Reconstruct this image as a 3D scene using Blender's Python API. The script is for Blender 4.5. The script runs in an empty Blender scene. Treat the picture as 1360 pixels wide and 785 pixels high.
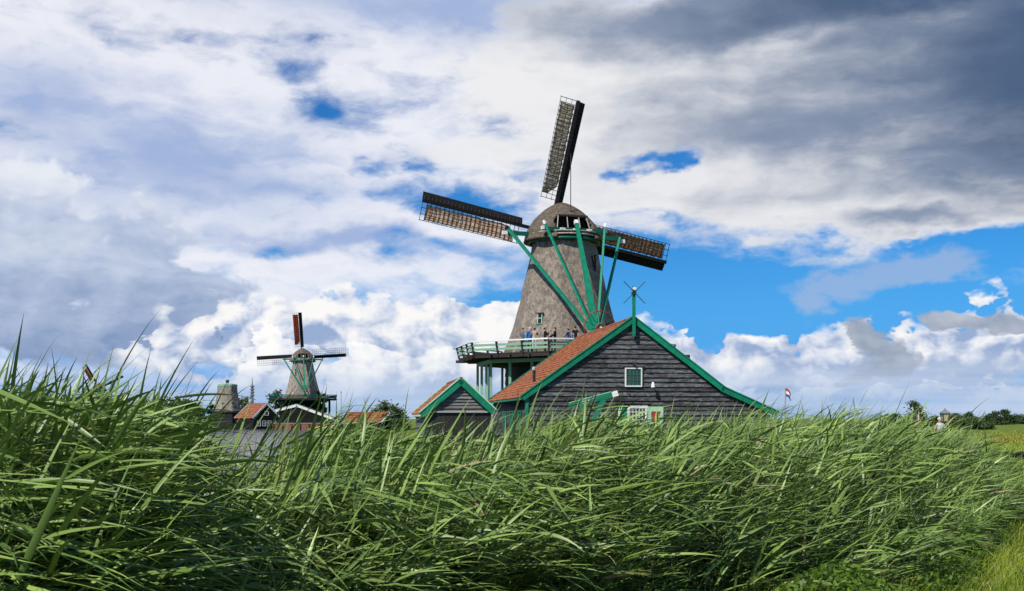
import bpy, bmesh, math, random
import numpy as np
from mathutils import Vector, Matrix, noise as mnoise

random.seed(7)
rng = np.random.default_rng(11)
R = math.radians
scene = bpy.context.scene
COL = scene.collection

# ------------------------------------------------------------------ camera
CAM_Z = 2.4            # eye height above the water
FPX = 1458.0           # focal length in pixels of the 1360 px wide photograph
HOR = 556.0            # row of the horizon
cam = bpy.data.cameras.new("camera")
cam.sensor_fit = 'HORIZONTAL'
cam.sensor_width = 36.0
cam.lens = FPX / 1360.0 * 36.0
cam.shift_y = (HOR - 392.5) / 1360.0
cam.clip_start = 0.05
cam.clip_end = 20000.0
cam_o = bpy.data.objects.new("camera", cam)
cam_o.location = (0, 0, CAM_Z)
cam_o.rotation_euler = (R(90), 0, 0)
COL.objects.link(cam_o)
scene.camera = cam_o

# ------------------------------------------------------------------ exposure, sun
scene.view_settings.view_transform = 'Standard'
scene.view_settings.look = 'None'
scene.view_settings.exposure = 0.0
scene.view_settings.gamma = 1.0
scene.view_settings.use_curve_mapping = False
SUN_DIR = Vector((-0.42, -0.54, 0.73)).normalized()      # towards the sun
sl = bpy.data.lights.new("sun", 'SUN')
sl.energy = 5.0
sl.angle = R(0.53)
sl.color = (1.0, 0.95, 0.87)
sun_o = bpy.data.objects.new("sun", sl)
sun_o.rotation_euler = SUN_DIR.to_track_quat('Z', 'Y').to_euler()
sun_o.location = (-40, -60, 90)
COL.objects.link(sun_o)

# ------------------------------------------------------------------ node expression helper
class E:
    """wraps a socket so that node arithmetic can be written as an expression"""
    tree = None
    def __init__(s, sock): s.s = sock
    @staticmethod
    def math(op, *a, clamp=False):
        n = E.tree.nodes.new('ShaderNodeMath'); n.operation = op; n.use_clamp = clamp
        for i, v in enumerate(a):
            if isinstance(v, E): E.tree.links.new(v.s, n.inputs[i])
            else: n.inputs[i].default_value = float(v)
        return E(n.outputs[0])
    def __add__(s, o): return E.math('ADD', s, o)
    __radd__ = __add__
    def __sub__(s, o): return E.math('SUBTRACT', s, o)
    def __rsub__(s, o): return E.math('SUBTRACT', o, s)
    def __mul__(s, o): return E.math('MULTIPLY', s, o)
    __rmul__ = __mul__
    def __truediv__(s, o): return E.math('DIVIDE', s, o)
    def max(s, o): return E.math('MAXIMUM', s, o)
    def min(s, o): return E.math('MINIMUM', s, o)
    def smax(s, o, k=0.15): return E.math('SMOOTH_MAX', s, o, k)
    def clamp(s): return E.math('ADD', s, 0.0, clamp=True)
    def ss(s, a, b):
        n = E.tree.nodes.new('ShaderNodeMapRange'); n.interpolation_type = 'SMOOTHSTEP'
        E.tree.links.new(s.s, n.inputs['Value'])
        n.inputs['From Min'].default_value = a; n.inputs['From Max'].default_value = b
        return E(n.outputs['Result'])
def vec(x, y, z):
    n = E.tree.nodes.new('ShaderNodeCombineXYZ')
    for i, v in enumerate((x, y, z)):
        if isinstance(v, E): E.tree.links.new(v.s, n.inputs[i])
        else: n.inputs[i].default_value = float(v)
    return E(n.outputs[0])
def fbm(v, scale, detail=6.0, rough=0.55, dist=0.0, lac=2.0):
    n = E.tree.nodes.new('ShaderNodeTexNoise'); n.noise_dimensions = '3D'
    n.inputs['Scale'].default_value = scale; n.inputs['Detail'].default_value = detail
    n.inputs['Roughness'].default_value = rough; n.inputs['Distortion'].default_value = dist
    n.inputs['Lacunarity'].default_value = lac
    E.tree.links.new(v.s, n.inputs['Vector'])
    return E(n.outputs['Fac'])
def mixc(f, a, b):
    n = E.tree.nodes.new('ShaderNodeMix'); n.data_type = 'RGBA'; n.clamp_factor = True
    if isinstance(f, E): E.tree.links.new(f.s, n.inputs[0])
    else: n.inputs[0].default_value = f
    for sock, v in ((n.inputs[6], a), (n.inputs[7], b)):
        if isinstance(v, E): E.tree.links.new(v.s, sock)
        else: sock.default_value = (*v, 1.0)
    return E(n.outputs[2])
def srgb(r, g, b):
    f = lambda c: (c/255/12.92) if c/255 <= 0.04045 else ((c/255+0.055)/1.055)**2.4
    return (f(r), f(g), f(b))

# ------------------------------------------------------------------ sky: Nishita with drifting cloud banks
world = bpy.data.worlds.new("World"); scene.world = world; world.use_nodes = True
nt = world.node_tree; nt.nodes.clear(); E.tree = nt
out = nt.nodes.new('ShaderNodeOutputWorld'); bg = nt.nodes.new('ShaderNodeBackground')
nt.links.new(bg.outputs[0], out.inputs[0])
SKY_S = 0.10
bg.inputs['Strength'].default_value = SKY_S
sky = nt.nodes.new('ShaderNodeTexSky'); sky.sky_type = 'NISHITA'; sky.sun_disc = False
sky.sun_elevation = math.asin(SUN_DIR.z); sky.sun_rotation = math.atan2(SUN_DIR.x, SUN_DIR.y)
sky.altitude = 0; sky.air_density = 1.0; sky.dust_density = 0.3; sky.ozone_density = 2.0
tc = nt.nodes.new('ShaderNodeTexCoord')
sep = nt.nodes.new('ShaderNodeSeparateXYZ'); nt.links.new(tc.outputs['Generated'], sep.inputs[0])
dx, dy, dz = (E(sep.outputs[i]) for i in range(3))
az = E.math('ARCTAN2', dx, dy)                                   # compass bearing
hor = E.math('SQRT', dx*dx + dy*dy).max(0.05)
el = dz / hor                                                    # tangent of the elevation
def bearing(px, py):                                             # where a cloud of the photograph stands in the sky
    a = math.atan((px-680)/FPX); return a, (HOR-py)/FPX*math.cos(a)
hz = E.math('MAXIMUM', dz, 0.0)
def warpn(v, scale, detail):
    n = E.tree.nodes.new('ShaderNodeTexNoise'); n.inputs['Scale'].default_value = scale
    n.inputs['Detail'].default_value = detail; n.inputs['Roughness'].default_value = 0.55
    E.tree.links.new(v.s, n.inputs['Vector']); return n.outputs['Color']
def vmath(op, a, b=None, c=None):
    n = E.tree.nodes.new('ShaderNodeVectorMath'); n.operation = op
    for i, v in enumerate((a, b, c)):
        if v is None: continue
        if isinstance(v, E): E.tree.links.new(v.s, n.inputs[i])
        elif isinstance(v, (int, float)): n.inputs['Scale'].default_value = v
        else: n.inputs[i].default_value = v
    return E(n.outputs['Value' if op == 'LENGTH' else 'Vector'])
dirv = vec(dx, dy, hz*1.9)
w1 = vmath('SUBTRACT', E(warpn(dirv, 11.0, 5)), (0.5, 0.5, 0.5))
pos = vec(az, el, 0.0)
posw = vmath('MULTIPLY_ADD', w1, (0.15, 0.085, 0.0), pos)         # bearings stirred by turbulence
def blob(px, py, rx, ry, tilt=0.0, p=None):
    """soft elliptical bank of cloud: 1 in its middle, 0 on its rim, negative outside"""
    a0, e0 = bearing(px, py)
    n = E.tree.nodes.new('ShaderNodeMapping'); n.vector_type = 'TEXTURE'
    n.inputs['Location'].default_value = (a0, e0, 0); n.inputs['Rotation'].default_value = (0, 0, tilt)
    n.inputs['Scale'].default_value = (rx/FPX, ry/FPX, 1)
    E.tree.links.new((p or posw).s, n.inputs['Vector'])
    return 1.0 - vmath('LENGTH', E(n.outputs[0]))
def bank(lst, k=0.2, p=None):
    r = None
    for b in lst:
        e = blob(*b, p=p)
        r = e if r is None else r.smax(e, k)
    return r
wv = vmath('MULTIPLY_ADD', w1, (0.07, 0.07, 0.07), dirv)
soft = fbm(vmath('MULTIPLY', wv, (1, 1, 2.1)), 8.0, 8, 0.55)      # stratiform texture
fine = fbm(wv, 26.0, 5, 0.55)
low = fbm(dirv, 3.0, 3, 0.5)
def billow(off):
    """cauliflower texture of the cumulus: folded noise, large lumps to small; 0 in creases, 1 on heads"""
    v = vmath('MULTIPLY_ADD', w1, (0.02, 0.02, 0.02), vmath('ADD', vec(dx, dy, dz*1.25), off))
    r = None
    for sc, am in ((15.0, 0.50), (33.0, 0.28), (70.0, 0.15), (150.0, 0.07)):
        n = fbm(v, sc, 0.0)
        o = E.math('ABSOLUTE', n*2.0 - 1.0)*(2.2*am)
        r = o if r is None else r + o
    return 1.0 - r

def cl(r, g, b): return tuple(c/SKY_S for c in srgb(r, g, b))
tint = nt.nodes.new('ShaderNodeMix'); tint.data_type = 'RGBA'; tint.blend_type = 'MULTIPLY'; tint.inputs[0].default_value = 1.0
nt.links.new(sky.outputs[0], tint.inputs[6]); tint.inputs[7].default_value = (0.15, 0.60, 1.08, 1)
col = mixc(el.ss(0.02, 0.16), cl(84,164,238), E(tint.outputs[2]))

# --- pale veil high up, torn open here and there
veil = bank([(150,120,640,270),(560,90,480,170),(330,320,380,100),(640,330,200,60),(830,60,420,150)], 0.3)
general = (low - 0.50)*2.2 - 0.12
veil = (veil*0.9 + 0.30).smax(general, 0.2)
gaps = bank([(452,150,95,52),(692,158,90,36),(392,82,80,40),(610,262,110,40),(372,340,50,18),(550,334,100,26),(545,208,60,22),(650,345,150,34),(700,245,80,26),(840,200,80,30),(760,225,70,30)], 0.1)
va = (veil.min(0.80) + (soft-0.5)*2.1 + (fine-0.5)*1.2 - gaps.max(0.0)*0.95 - blob(1030,362,380,95).max(0.0)*2.6).ss(-0.30, 0.85)
vb = bank([(250,225,240,90,-0.1),(60,150,170,100),(330,250,190,50),(600,10,380,60),(430,330,250,24)], 0.2)
vshade = ((soft-0.5)*1.7 + (fine-0.5)*0.8 + vb.max(-0.3)*0.8 + 0.10).ss(-0.15, 0.95)
vcol = mixc(vshade, cl(241,242,249), cl(166,184,222))
col = mixc(va*0.95, col, vcol)

# --- heavy dark deck
deck = bank([(1180,110,560,185,0.1),(1000,190,280,80),(950,250,190,50),(1220,268,240,52),(840,90,260,110)], 0.25)
da = (deck*1.5 + 0.12 + (soft-0.5)*1.1 + (fine-0.5)*0.5 - blob(862,200,100,28).max(0.0)*1.25).ss(0.0, 0.42)
dd = bank([(1330,60,420,160,0.2),(1150,165,330,60),(1010,20,330,60),(1300,215,220,50),(1215,285,150,26)], 0.25)
dsh = (dd*0.95 + 0.22 + (soft-0.5)*1.3 + (fine-0.5)*0.45).ss(-0.2, 1.0)
dcol = mixc(dsh, cl(238,238,240), cl(140,154,178))
deep = (bank([(1420,80,330,190),(1200,-20,300,70)], 0.25) + (soft-0.5)*0.9).ss(-0.2, 0.9)
dcol = mixc(deep, dcol, cl(76,98,130))
col = mixc(da*0.985, col, dcol)

# --- cumulus with lit tops
b0 = billow((0, 0, 0)); b1 = billow((-0.010, 0.0, 0.016))
relief = b0 - b1
def cumulus(col, banks, lit, mid, dark, base_row, height, hard=(0.0, 0.09), k=0.12, amp=0.9, bias=0.0, contrast=1.0):
    m = bank(banks, k)
    d = m + (b0 - 0.6)*amp + (soft-0.5)*0.5 + bias
    a = d.ss(*hard)*m.ss(-0.22, -0.02)
    hgt = (el - (HOR-base_row)/FPX) / (height/FPX)              # 0 at the base, 1 at the tops
    t = relief*contrast + hgt*0.65 + 0.25 + (soft-0.5)*1.0
    c = mixc(t.ss(0.0, 0.6), dark, mid); c = mixc(t.ss(0.4, 1.0), c, lit)
    return mixc(a, col, c)
col = cumulus(col, [(40,300,130,80),(105,365,150,75,0.35),(30,420,200,60),(190,430,130,50,0.3),(330,460,200,40)], cl(230,235,244), cl(182,196,222), cl(122,147,188), 450, 230, hard=(-0.10,0.25), bias=0.02, contrast=0.16)
col = cumulus(col, [(500,470,280,66),(640,440,130,40),(370,440,80,36),(960,488,240,46),(1180,500,280,54),(1350,458,70,60),(760,490,220,60),(1520,480,160,80)], cl(251,250,249), cl(216,223,238), cl(152,174,210), 500, 115, bias=0.20, contrast=1.15)
col = cumulus(col, [(362,470,44,34),(325,486,34,18),(400,496,90,34),(520,496,80,34),(590,496,60,36),(470,508,150,26)], cl(255,254,252), cl(232,236,244), cl(176,192,220), 512, 66, bias=0.12, contrast=1.25, hard=(0.0, 0.06))
col = cumulus(col, [(1010,524,60,16),(1110,530,80,14),(1050,512,30,16),(1240,528,60,10),(1330,528,50,14),(880,510,120,20)], cl(250,246,240), cl(230,232,238), cl(176,190,215), 530, 46, bias=0.05, contrast=1.1)
col = cumulus(col, [(1150,458,34,28),(1165,488,46,20),(1118,494,28,10),(1290,424,40,15),(1330,420,34,15)], cl(190,197,210), cl(158,170,190), cl(122,140,166), 500, 110, hard=(-0.15,0.40), bias=0.04, contrast=0.4)
scud = (bank([(1200,358,100,26),(1140,372,80,30),(1110,400,40,24),(1250,372,80,20)], 0.1) + (soft-0.5)*1.6 + (fine-0.5)*1.4).ss(-0.05, 0.7)
col = mixc(scud*0.55, col, cl(178,191,216))
# hazy bands low over the land
rows = el*FPX
streak = fbm(vec(dx, dy, dz*12.0), 5.0, 4, 0.5)
band = (1.0 - rows.ss(40, 95))*(0.55 + (streak-0.5)*2.4).clamp()
col = mixc((1.0 - rows.ss(8, 75))*0.9, col, cl(140,180,226))
col = mixc(band*0.8, col, cl(206,217,236))
nt.links.new(col.s, bg.inputs['Color'])
world.cycles.sampling_method = 'MANUAL'; world.cycles.sample_map_resolution = 512
scene.cycles.use_adaptive_sampling = True; scene.cycles.adaptive_threshold = 0.015; scene.cycles.adaptive_min_samples = 16
scene.cycles.max_bounces = 6; scene.cycles.diffuse_bounces = 3; scene.cycles.glossy_bounces = 3
scene.cycles.transmission_bounces = 4; scene.cycles.transparent_max_bounces = 8; scene.cycles.caustics_reflective = False; scene.cycles.caustics_refractive = False

# ================================================================== helpers
def W(px, py, d):
    """point of the place that the photograph shows at that pixel, d metres ahead"""
    return Vector(((px-680)/FPX*d, d, CAM_Z + (HOR-py)/FPX*d))
def tag(o, label=None, cat=None, group=None, kind=None):
    if label: o['label'] = label
    if cat: o['category'] = cat
    if group: o['group'] = group
    if kind: o['kind'] = kind
    return o
def empty(name, loc, rz=0.0, parent=None):
    o = bpy.data.objects.new(name, None); COL.objects.link(o)
    o.location = loc; o.rotation_euler = (0, 0, rz); o.parent = parent
    o.empty_display_size = 0.3
    return o
def link(name, mesh, parent=None):
    o = bpy.data.objects.new(name, mesh); COL.objects.link(o); o.parent = parent
    return o
class MB:
    def __init__(s): s.v = []; s.f = []; s.m = []
    def add(s, vs, fs, mi=0):
        b = len(s.v); s.v += [tuple(v) for v in vs]
        s.f += [tuple(i+b for i in f) for f in fs]; s.m += [mi]*len(fs)
        return s
    def box(s, c, size, mi=0, mat=None):
        hx, hy, hz_ = (q/2 for q in size)
        vs = [Vector((x, y, z)) for x in (-hx, hx) for y in (-hy, hy) for z in (-hz_, hz_)]
        if mat: vs = [mat @ v for v in vs]
        vs = [v + Vector(c) for v in vs]
        return s.add(vs, [(0,1,3,2),(4,6,7,5),(0,4,5,1),(2,3,7,6),(0,2,6,4),(1,5,7,3)], mi)
    def beam(s, p0, p1, w, h, up=(0,0,1), mi=0):
        p0 = Vector(p0); p1 = Vector(p1); d = (p1-p0); L = d.length; d.normalize()
        a = d.cross(Vector(up));
        if a.length < 1e-4: a = d.cross(Vector((0,1,0)))
        a.normalize(); b = a.cross(d)
        M = Matrix((a, d, b)).transposed()
        return s.box((p0+p1)/2, (w, L, h), mi, M)
    def tube(s, pts, rad, n=8, mi=0, cap=True):
        pts = [Vector(p) for p in pts]; rings = []
        for i, p in enumerate(pts):
            d = (pts[min(i+1, len(pts)-1)] - pts[max(i-1, 0)]).normalized()
            a = d.cross(Vector((0.03, 0.12, 1)));
            if a.length < 0.05: a = d.cross(Vector((1, 0, 0)))
            a.normalize(); b = d.cross(a); r = rad[i] if isinstance(rad, (list, tuple)) else rad
            rings.append([p + (a*math.cos(2*math.pi*k/n) + b*math.sin(2*math.pi*k/n))*r for k in range(n)])
        vs = [v for r in rings for v in r]; fs = []
        for i in range(len(pts)-1):
            for k in range(n):
                fs.append((i*n+k, i*n+(k+1) % n, (i+1)*n+(k+1) % n, (i+1)*n+k))
        if cap: fs += [tuple(range(n-1, -1, -1)), tuple((len(pts)-1)*n+k for k in range(n))]
        return s.add(vs, fs, mi)
    def rings(s, rings, closed=True, cap0=False, cap1=False, mi=0):
        n = len(rings[0]); vs = [v for r in rings for v in r]; fs = []
        for i in range(len(rings)-1):
            for k in range(n if closed else n-1):
                fs.append((i*n+k, i*n+(k+1) % n, (i+1)*n+(k+1) % n, (i+1)*n+k))
        if cap0: fs.append(tuple(range(n-1, -1, -1)))
        if cap1: fs.append(tuple((len(rings)-1)*n+k for k in range(n)))
        return s.add(vs, fs, mi)
    def torus(s, c, axis, r, t, n=40, m=8, mi=0):
        axis = Vector(axis).normalized(); a = axis.cross(Vector((0, 0, 1)))
        if a.length < 0.1: a = Vector((1, 0, 0))
        a.normalize(); b = axis.cross(a); c = Vector(c); rr = []
        for i in range(n+1):
            q = 2*math.pi*i/n; e = a*math.cos(q) + b*math.sin(q)
            rr.append([c + e*(r + t*math.cos(2*math.pi*k/m)) + axis*t*math.sin(2*math.pi*k/m) for k in range(m)])
        return s.rings(rr)
    def mesh(s, name, mats, smooth=False):
        me = bpy.data.meshes.new(name); me.from_pydata(s.v, [], s.f)
        for m in (mats if isinstance(mats, (list, tuple)) else [mats]): me.materials.append(m)
        if len(me.materials) > 1: me.polygons.foreach_set('material_index', s.m)
        bm = bmesh.new(); bm.from_mesh(me); bmesh.ops.recalc_face_normals(bm, faces=bm.faces); bm.to_mesh(me); bm.free()
        if smooth: me.polygons.foreach_set('use_smooth', [True]*len(me.polygons))
        return me
    def build(s, name, mats, parent=None, smooth=False):
        return link(name, s.mesh(name, mats, smooth), parent)
_unit = {}
def bar(name, p0, p1, w, h, mat, parent=None, up=(0, 0, 1)):
    """a straight timber between two points, as an object of its own that shares one bevelled unit mesh"""
    if mat.name not in _unit:
        bm = bmesh.new(); bmesh.ops.create_cube(bm, size=1.0)
        me = bpy.data.meshes.new('timber_' + mat.name); bm.to_mesh(me); bm.free(); me.materials.append(mat); _unit[mat.name] = me
    p0 = Vector(p0); p1 = Vector(p1); d = p1-p0; L = d.length; d.normalize()
    a = d.cross(Vector(up))
    if a.length < 1e-4: a = d.cross(Vector((0, 1, 0)))
    a.normalize(); b = a.cross(d)
    o = link(name, _unit[mat.name], parent)
    M = Matrix((a*w, d*L, b*h)).transposed().to_4x4(); M.translation = (p0+p1)/2
    o.matrix_local = M
    return o

# ------------------------------------------------------------------ materials
def mat(name, base, alt=None, rough=0.75, scale=4.0, stretch=(1, 1, 1), bump=0.0, bscale=None, detail=6, rnd=0.0, spec=0.3, metal=0.0, extra=None, coords='Object', lo=0.35, hi=0.65):
    m = bpy.data.materials.new(name); m.use_nodes = True; t = m.node_tree; E.tree = t
    bs = t.nodes['Principled BSDF']; bs.inputs['Roughness'].default_value = rough
    bs.inputs['Specular IOR Level'].default_value = spec; bs.inputs['Metallic'].default_value = metal
    c = t.nodes.new('ShaderNodeTexCoord'); mp = t.nodes.new('ShaderNodeMapping')
    if coords == 'World':
        g = t.nodes.new('ShaderNodeNewGeometry'); t.links.new(g.outputs['Position'], mp.inputs[0])
    else: t.links.new(c.outputs[coords], mp.inputs[0])
    mp.inputs['Scale'].default_value = stretch
    v = E(mp.outputs[0]); n = fbm(v, scale, detail, 0.6)
    colr = mixc(n.ss(lo, hi), base, alt or tuple(x*0.7 for x in base))
    if extra: colr = extra(v, colr, n)
    if rnd:
        oi = t.nodes.new('ShaderNodeObjectInfo')
        hs = t.nodes.new('ShaderNodeHueSaturation'); t.links.new(colr.s, hs.inputs['Color'])
        t.links.new(((E(oi.outputs['Random'])-0.5)*(2*rnd) + 1.0).s, hs.inputs['Value']); colr = E(hs.outputs[0])
    t.links.new(colr.s, bs.inputs['Base Color'])
    if bump:
        b = t.nodes.new('ShaderNodeBump'); b.inputs['Strength'].default_value = min(1.0, bump); b.inputs['Distance'].default_value = 0.05*max(1.0, bump)
        h = fbm(v, bscale or scale*3, 5, 0.65); t.links.new(h.s, b.inputs['Height']); t.links.new(b.outputs[0], bs.inputs['Normal'])
    return m
def thatch_extra(v, c, n):
    sp = E.tree.nodes.new('ShaderNodeSeparateXYZ'); E.tree.links.new(v.s, sp.inputs[0])
    patch = fbm(v, 0.55, 4, 0.6); moss = fbm(v, 1.3, 5, 0.6)
    str_ = fbm(vec(E(sp.outputs[0])*3.0, E(sp.outputs[1])*3.0, E(sp.outputs[2])*0.22), 1.0, 4, 0.6)
    c = mixc(patch.ss(0.5, 0.7)*0.5, c, (0.15, 0.125, 0.095))
    c = mixc(fbm(v, 7.0, 4, 0.75).ss(0.46, 0.62)*0.55, c, (0.10, 0.08, 0.062))
    c = mixc(str_.ss(0.60, 0.72)*0.45, c, (0.085, 0.07, 0.055))
    straw = fbm(vec(E(sp.outputs[0])*9.0, E(sp.outputs[1])*9.0, E(sp.outputs[2])*0.9), 1.0, 3, 0.6)
    c = mixc(straw.ss(0.5, 0.62)*0.22, c, (0.46, 0.39, 0.31))
    return mixc(moss.ss(0.6, 0.75)*0.35, c, (0.10, 0.105, 0.05))
M = {}
M['thatch'] = mat('thatch', (0.38,0.315,0.25), (0.20,0.165,0.13), 0.95, 2.2, (1.5,1.5,1.1), 2.2, 9.0, extra=thatch_extra, spec=0.1)
M['thatch_pale'] = mat('thatch_pale', (0.34,0.29,0.235), (0.20,0.17,0.14), 0.95, 1.2, (2.2,2.2,0.8), 1.2, 6.0, spec=0.1)
def cap_extra(v, c, n):
    sp = E.tree.nodes.new('ShaderNodeSeparateXYZ'); E.tree.links.new(v.s, sp.inputs[0])
    moss = fbm(v, 0.9, 5, 0.6)*0.9 + (E(sp.outputs[2])/1.5-18.3)*0.22
    c = thatch_extra(v, c, n)
    return mixc(moss.ss(0.5, 0.8)*0.7, c, (0.085, 0.08, 0.03))
M['cap_thatch'] = mat('cap_thatch', (0.17,0.13,0.092), (0.08,0.062,0.045), 0.95, 1.8, (1.5,1.5,1.5), 2.2, 9.0, extra=cap_extra, spec=0.1)
M['moss_board'] = mat('moss_board', (0.14,0.13,0.085), (0.09,0.085,0.06), 0.9, 3, (1,1,4), 0.5)
M['green'] = mat('green_paint', (0.0,0.225,0.12), (0.004,0.165,0.088), 0.6, 3.0, (1,1,1), 0.3, rnd=0.14, spec=0.3, coords='World')
M['green_dark'] = mat('green_paint_dark', (0.003,0.10,0.06), (0.004,0.08,0.05), 0.5, 2.0, rnd=0.05)
M['green_pale'] = mat('green_paint_pale', (0.26,0.44,0.29), (0.20,0.36,0.23), 0.6, 2.5, bump=0.15, rnd=0.08)
M['mint'] = mat('mint_paint', (0.42,0.66,0.47), (0.36,0.58,0.42), 0.6, 3.0)
M['white'] = mat('white_paint', (0.80,0.79,0.75), (0.66,0.65,0.60), 0.55, 3.0, rnd=0.05)
M['pale_board2'] = mat('dull_cream_paint', (0.48,0.43,0.37), (0.30,0.24,0.20), 0.7, 3.0)
M['black'] = mat('black_tar_wood', (0.010,0.0095,0.010), (0.020,0.019,0.019), 0.85, 2.0, (1,1,6), 0.4, rnd=0.2, spec=0.1)
M['dark_wood'] = mat('dark_brown_wood', (0.045,0.034,0.027), (0.025,0.02,0.017), 0.7, 2.5, bump=0.4, rnd=0.2)
M['dark_board'] = mat('tarred_clapboard', (0.022,0.02,0.019), (0.04,0.036,0.034), 0.7, 1.5, (0.4,0.4,5), 0.5, rnd=0.2)
def wood_extra(v, c, n):
    g = fbm(v, 5.0, 6, 0.65); k = fbm(v, 1.1, 3, 0.5)
    c = mixc(g.ss(0.48, 0.68)*0.85, c, (0.25, 0.24, 0.235))
    return mixc(k.ss(0.52, 0.66)*0.7, c, (0.022, 0.02, 0.02))
M['grey_board'] = mat('weathered_tarred_board', (0.105,0.106,0.110), (0.040,0.040,0.042), 0.85, 2.6, (0.8,1,5.0), 0.8, extra=wood_extra, rnd=0.35, spec=0.15, coords='World')
M['pale_board'] = mat('weathered_grey_board', (0.20,0.19,0.185), (0.11,0.105,0.10), 0.8, 2.2, (0.6,1,6.0), 0.6, rnd=0.2, coords='World')
def tile_extra(v, c, n):
    k = fbm(v, 5.5, 3, 0.7); q = fbm(v, 0.8, 4, 0.6)
    c = mixc(k.ss(0.47, 0.62)*0.8, c, (0.12, 0.042, 0.025))
    return mixc(q.ss(0.55, 0.72)*0.45, c, (0.22, 0.12, 0.07))
M['tile'] = mat('red_clay_pantile', (0.38,0.135,0.058), (0.24,0.078,0.036), 0.85, 1.8, bump=0.3, extra=tile_extra)
M['tile_far'] = mat('orange_pantile', (0.40,0.14,0.065), (0.22,0.08,0.045), 0.8, 1.2, bump=0.2, extra=tile_extra)
def cloth_mat(name, a, b, tr):
    m = mat(name, a, b, 0.9, 1.2, bump=0.3, bscale=9, spec=0.1); t = m.node_tree; bs = t.nodes['Principled BSDF']
    tl = t.nodes.new('ShaderNodeBsdfTranslucent'); mx = t.nodes.new('ShaderNodeMixShader'); mx.inputs[0].default_value = tr
    src = bs.inputs['Base Color'].links[0].from_socket; t.links.new(src, tl.inputs['Color'])
    t.links.new(bs.outputs[0], mx.inputs[1]); t.links.new(tl.outputs[0], mx.inputs[2]); t.links.new(mx.outputs[0], t.nodes['Material Output'].inputs[0])
    return m
M['cloth_tan'] = cloth_mat('tan_sailcloth', (0.84,0.60,0.42), (0.66,0.40,0.23), 0.12)
M['cloth_shaded'] = cloth_mat('shaded_sailcloth', (0.36,0.21,0.12), (0.26,0.14,0.075), 0.15)  # darker copy of the tan cloth, shade of the turned-away sail in its colour
M['cloth_grey'] = cloth_mat('grey_sailcloth', (0.70,0.56,0.40), (0.48,0.36,0.23), 0.12)
M['cloth_red'] = cloth_mat('red_sailcloth', (0.50,0.075,0.03), (0.38,0.05,0.022), 0.25)
M['red'] = mat('red_paint', (0.34,0.035,0.03), (0.26,0.03,0.028), 0.5, 4.0)
M['rust'] = mat('red_brown_iron', (0.24,0.085,0.055), (0.15,0.05,0.035), 0.6, 6.0)
M['iron'] = mat('dark_iron', (0.03,0.03,0.032), (0.05,0.045,0.04), 0.5, 6.0, metal=0.3)
M['interior'] = mat('dark_interior', (0.012,0.011,0.010), (0.02,0.017,0.015), 0.9, 2.0)  # near-black colour stands in for the shade inside openings
def glassmat():
    m = mat('window_glass', (0.02,0.025,0.03), (0.035,0.04,0.045), 0.06, 1.0, spec=0.6); return m
M['glass'] = glassmat()
M['tower_grey'] = mat('dark_concrete', (0.20,0.20,0.21), (0.15,0.15,0.16), 0.9, 0.2)
M['stone_grey'] = mat('pale_concrete', (0.42,0.41,0.39), (0.32,0.31,0.30), 0.9, 2.0, bump=0.2)
M['bark'] = mat('bark', (0.09,0.07,0.05), (0.05,0.04,0.03), 0.95, 4.0, (1,1,0.3), 1.0)
M['tent'] = mat('pale_roof_sheet', (0.62,0.64,0.68), (0.52,0.54,0.58), 0.6, 0.5)
def leafmat(name, lo, hi, tr=0.35, rough=0.5, dry=None, spec=0.35):
    """leaf with per-leaf tint from the attribute 'tint' (0..1; above 1.5 = withered straw)"""
    m = bpy.data.materials.new(name); m.use_nodes = True; t = m.node_tree; E.tree = t
    bs = t.nodes['Principled BSDF']; bs.inputs['Roughness'].default_value = rough; bs.inputs['Specular IOR Level'].default_value = spec
    at = t.nodes.new('ShaderNodeAttribute'); at.attribute_name = 'tint'
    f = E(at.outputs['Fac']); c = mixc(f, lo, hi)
    g_ = t.nodes.new('ShaderNodeNewGeometry'); sp_ = fbm(E(g_.outputs['Position']), 24.0, 4, 0.7)
    c = mixc(sp_.ss(0.60, 0.74)*0.45, c, tuple(0.5*a_ + b_ for a_, b_ in zip(hi, (0.10, 0.07, 0.01))))
    if dry: c = mixc(f.ss(1.4, 1.6), c, dry)
    t.links.new(c.s, bs.inputs['Base Color'])
    tl = t.nodes.new('ShaderNodeBsdfTranslucent'); mx = t.nodes.new('ShaderNodeMixShader'); mx.inputs[0].default_value = tr
    t.links.new(mixc(0.4, c, (0.20, 0.30, 0.03)).s, tl.inputs['Color'])
    t.links.new(bs.outputs[0], mx.inputs[1]); t.links.new(tl.outputs[0], mx.inputs[2]); t.links.new(mx.outputs[0], t.nodes['Material Output'].inputs[0])
    return m
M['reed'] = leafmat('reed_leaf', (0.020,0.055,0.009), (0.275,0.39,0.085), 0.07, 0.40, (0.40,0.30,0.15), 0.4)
M['grass'] = leafmat('grass_blade', (0.10,0.17,0.012), (0.34,0.42,0.03), 0.3, 0.5, (0.42,0.36,0.15))
M['weed'] = leafmat('weed_leaf', (0.05,0.11,0.012), (0.17,0.27,0.03), 0.3, 0.5)
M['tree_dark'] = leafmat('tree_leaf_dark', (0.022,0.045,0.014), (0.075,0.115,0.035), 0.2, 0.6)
M['tree_mid'] = leafmat('tree_leaf_mid', (0.035,0.065,0.02), (0.12,0.16,0.055), 0.2, 0.6)

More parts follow.
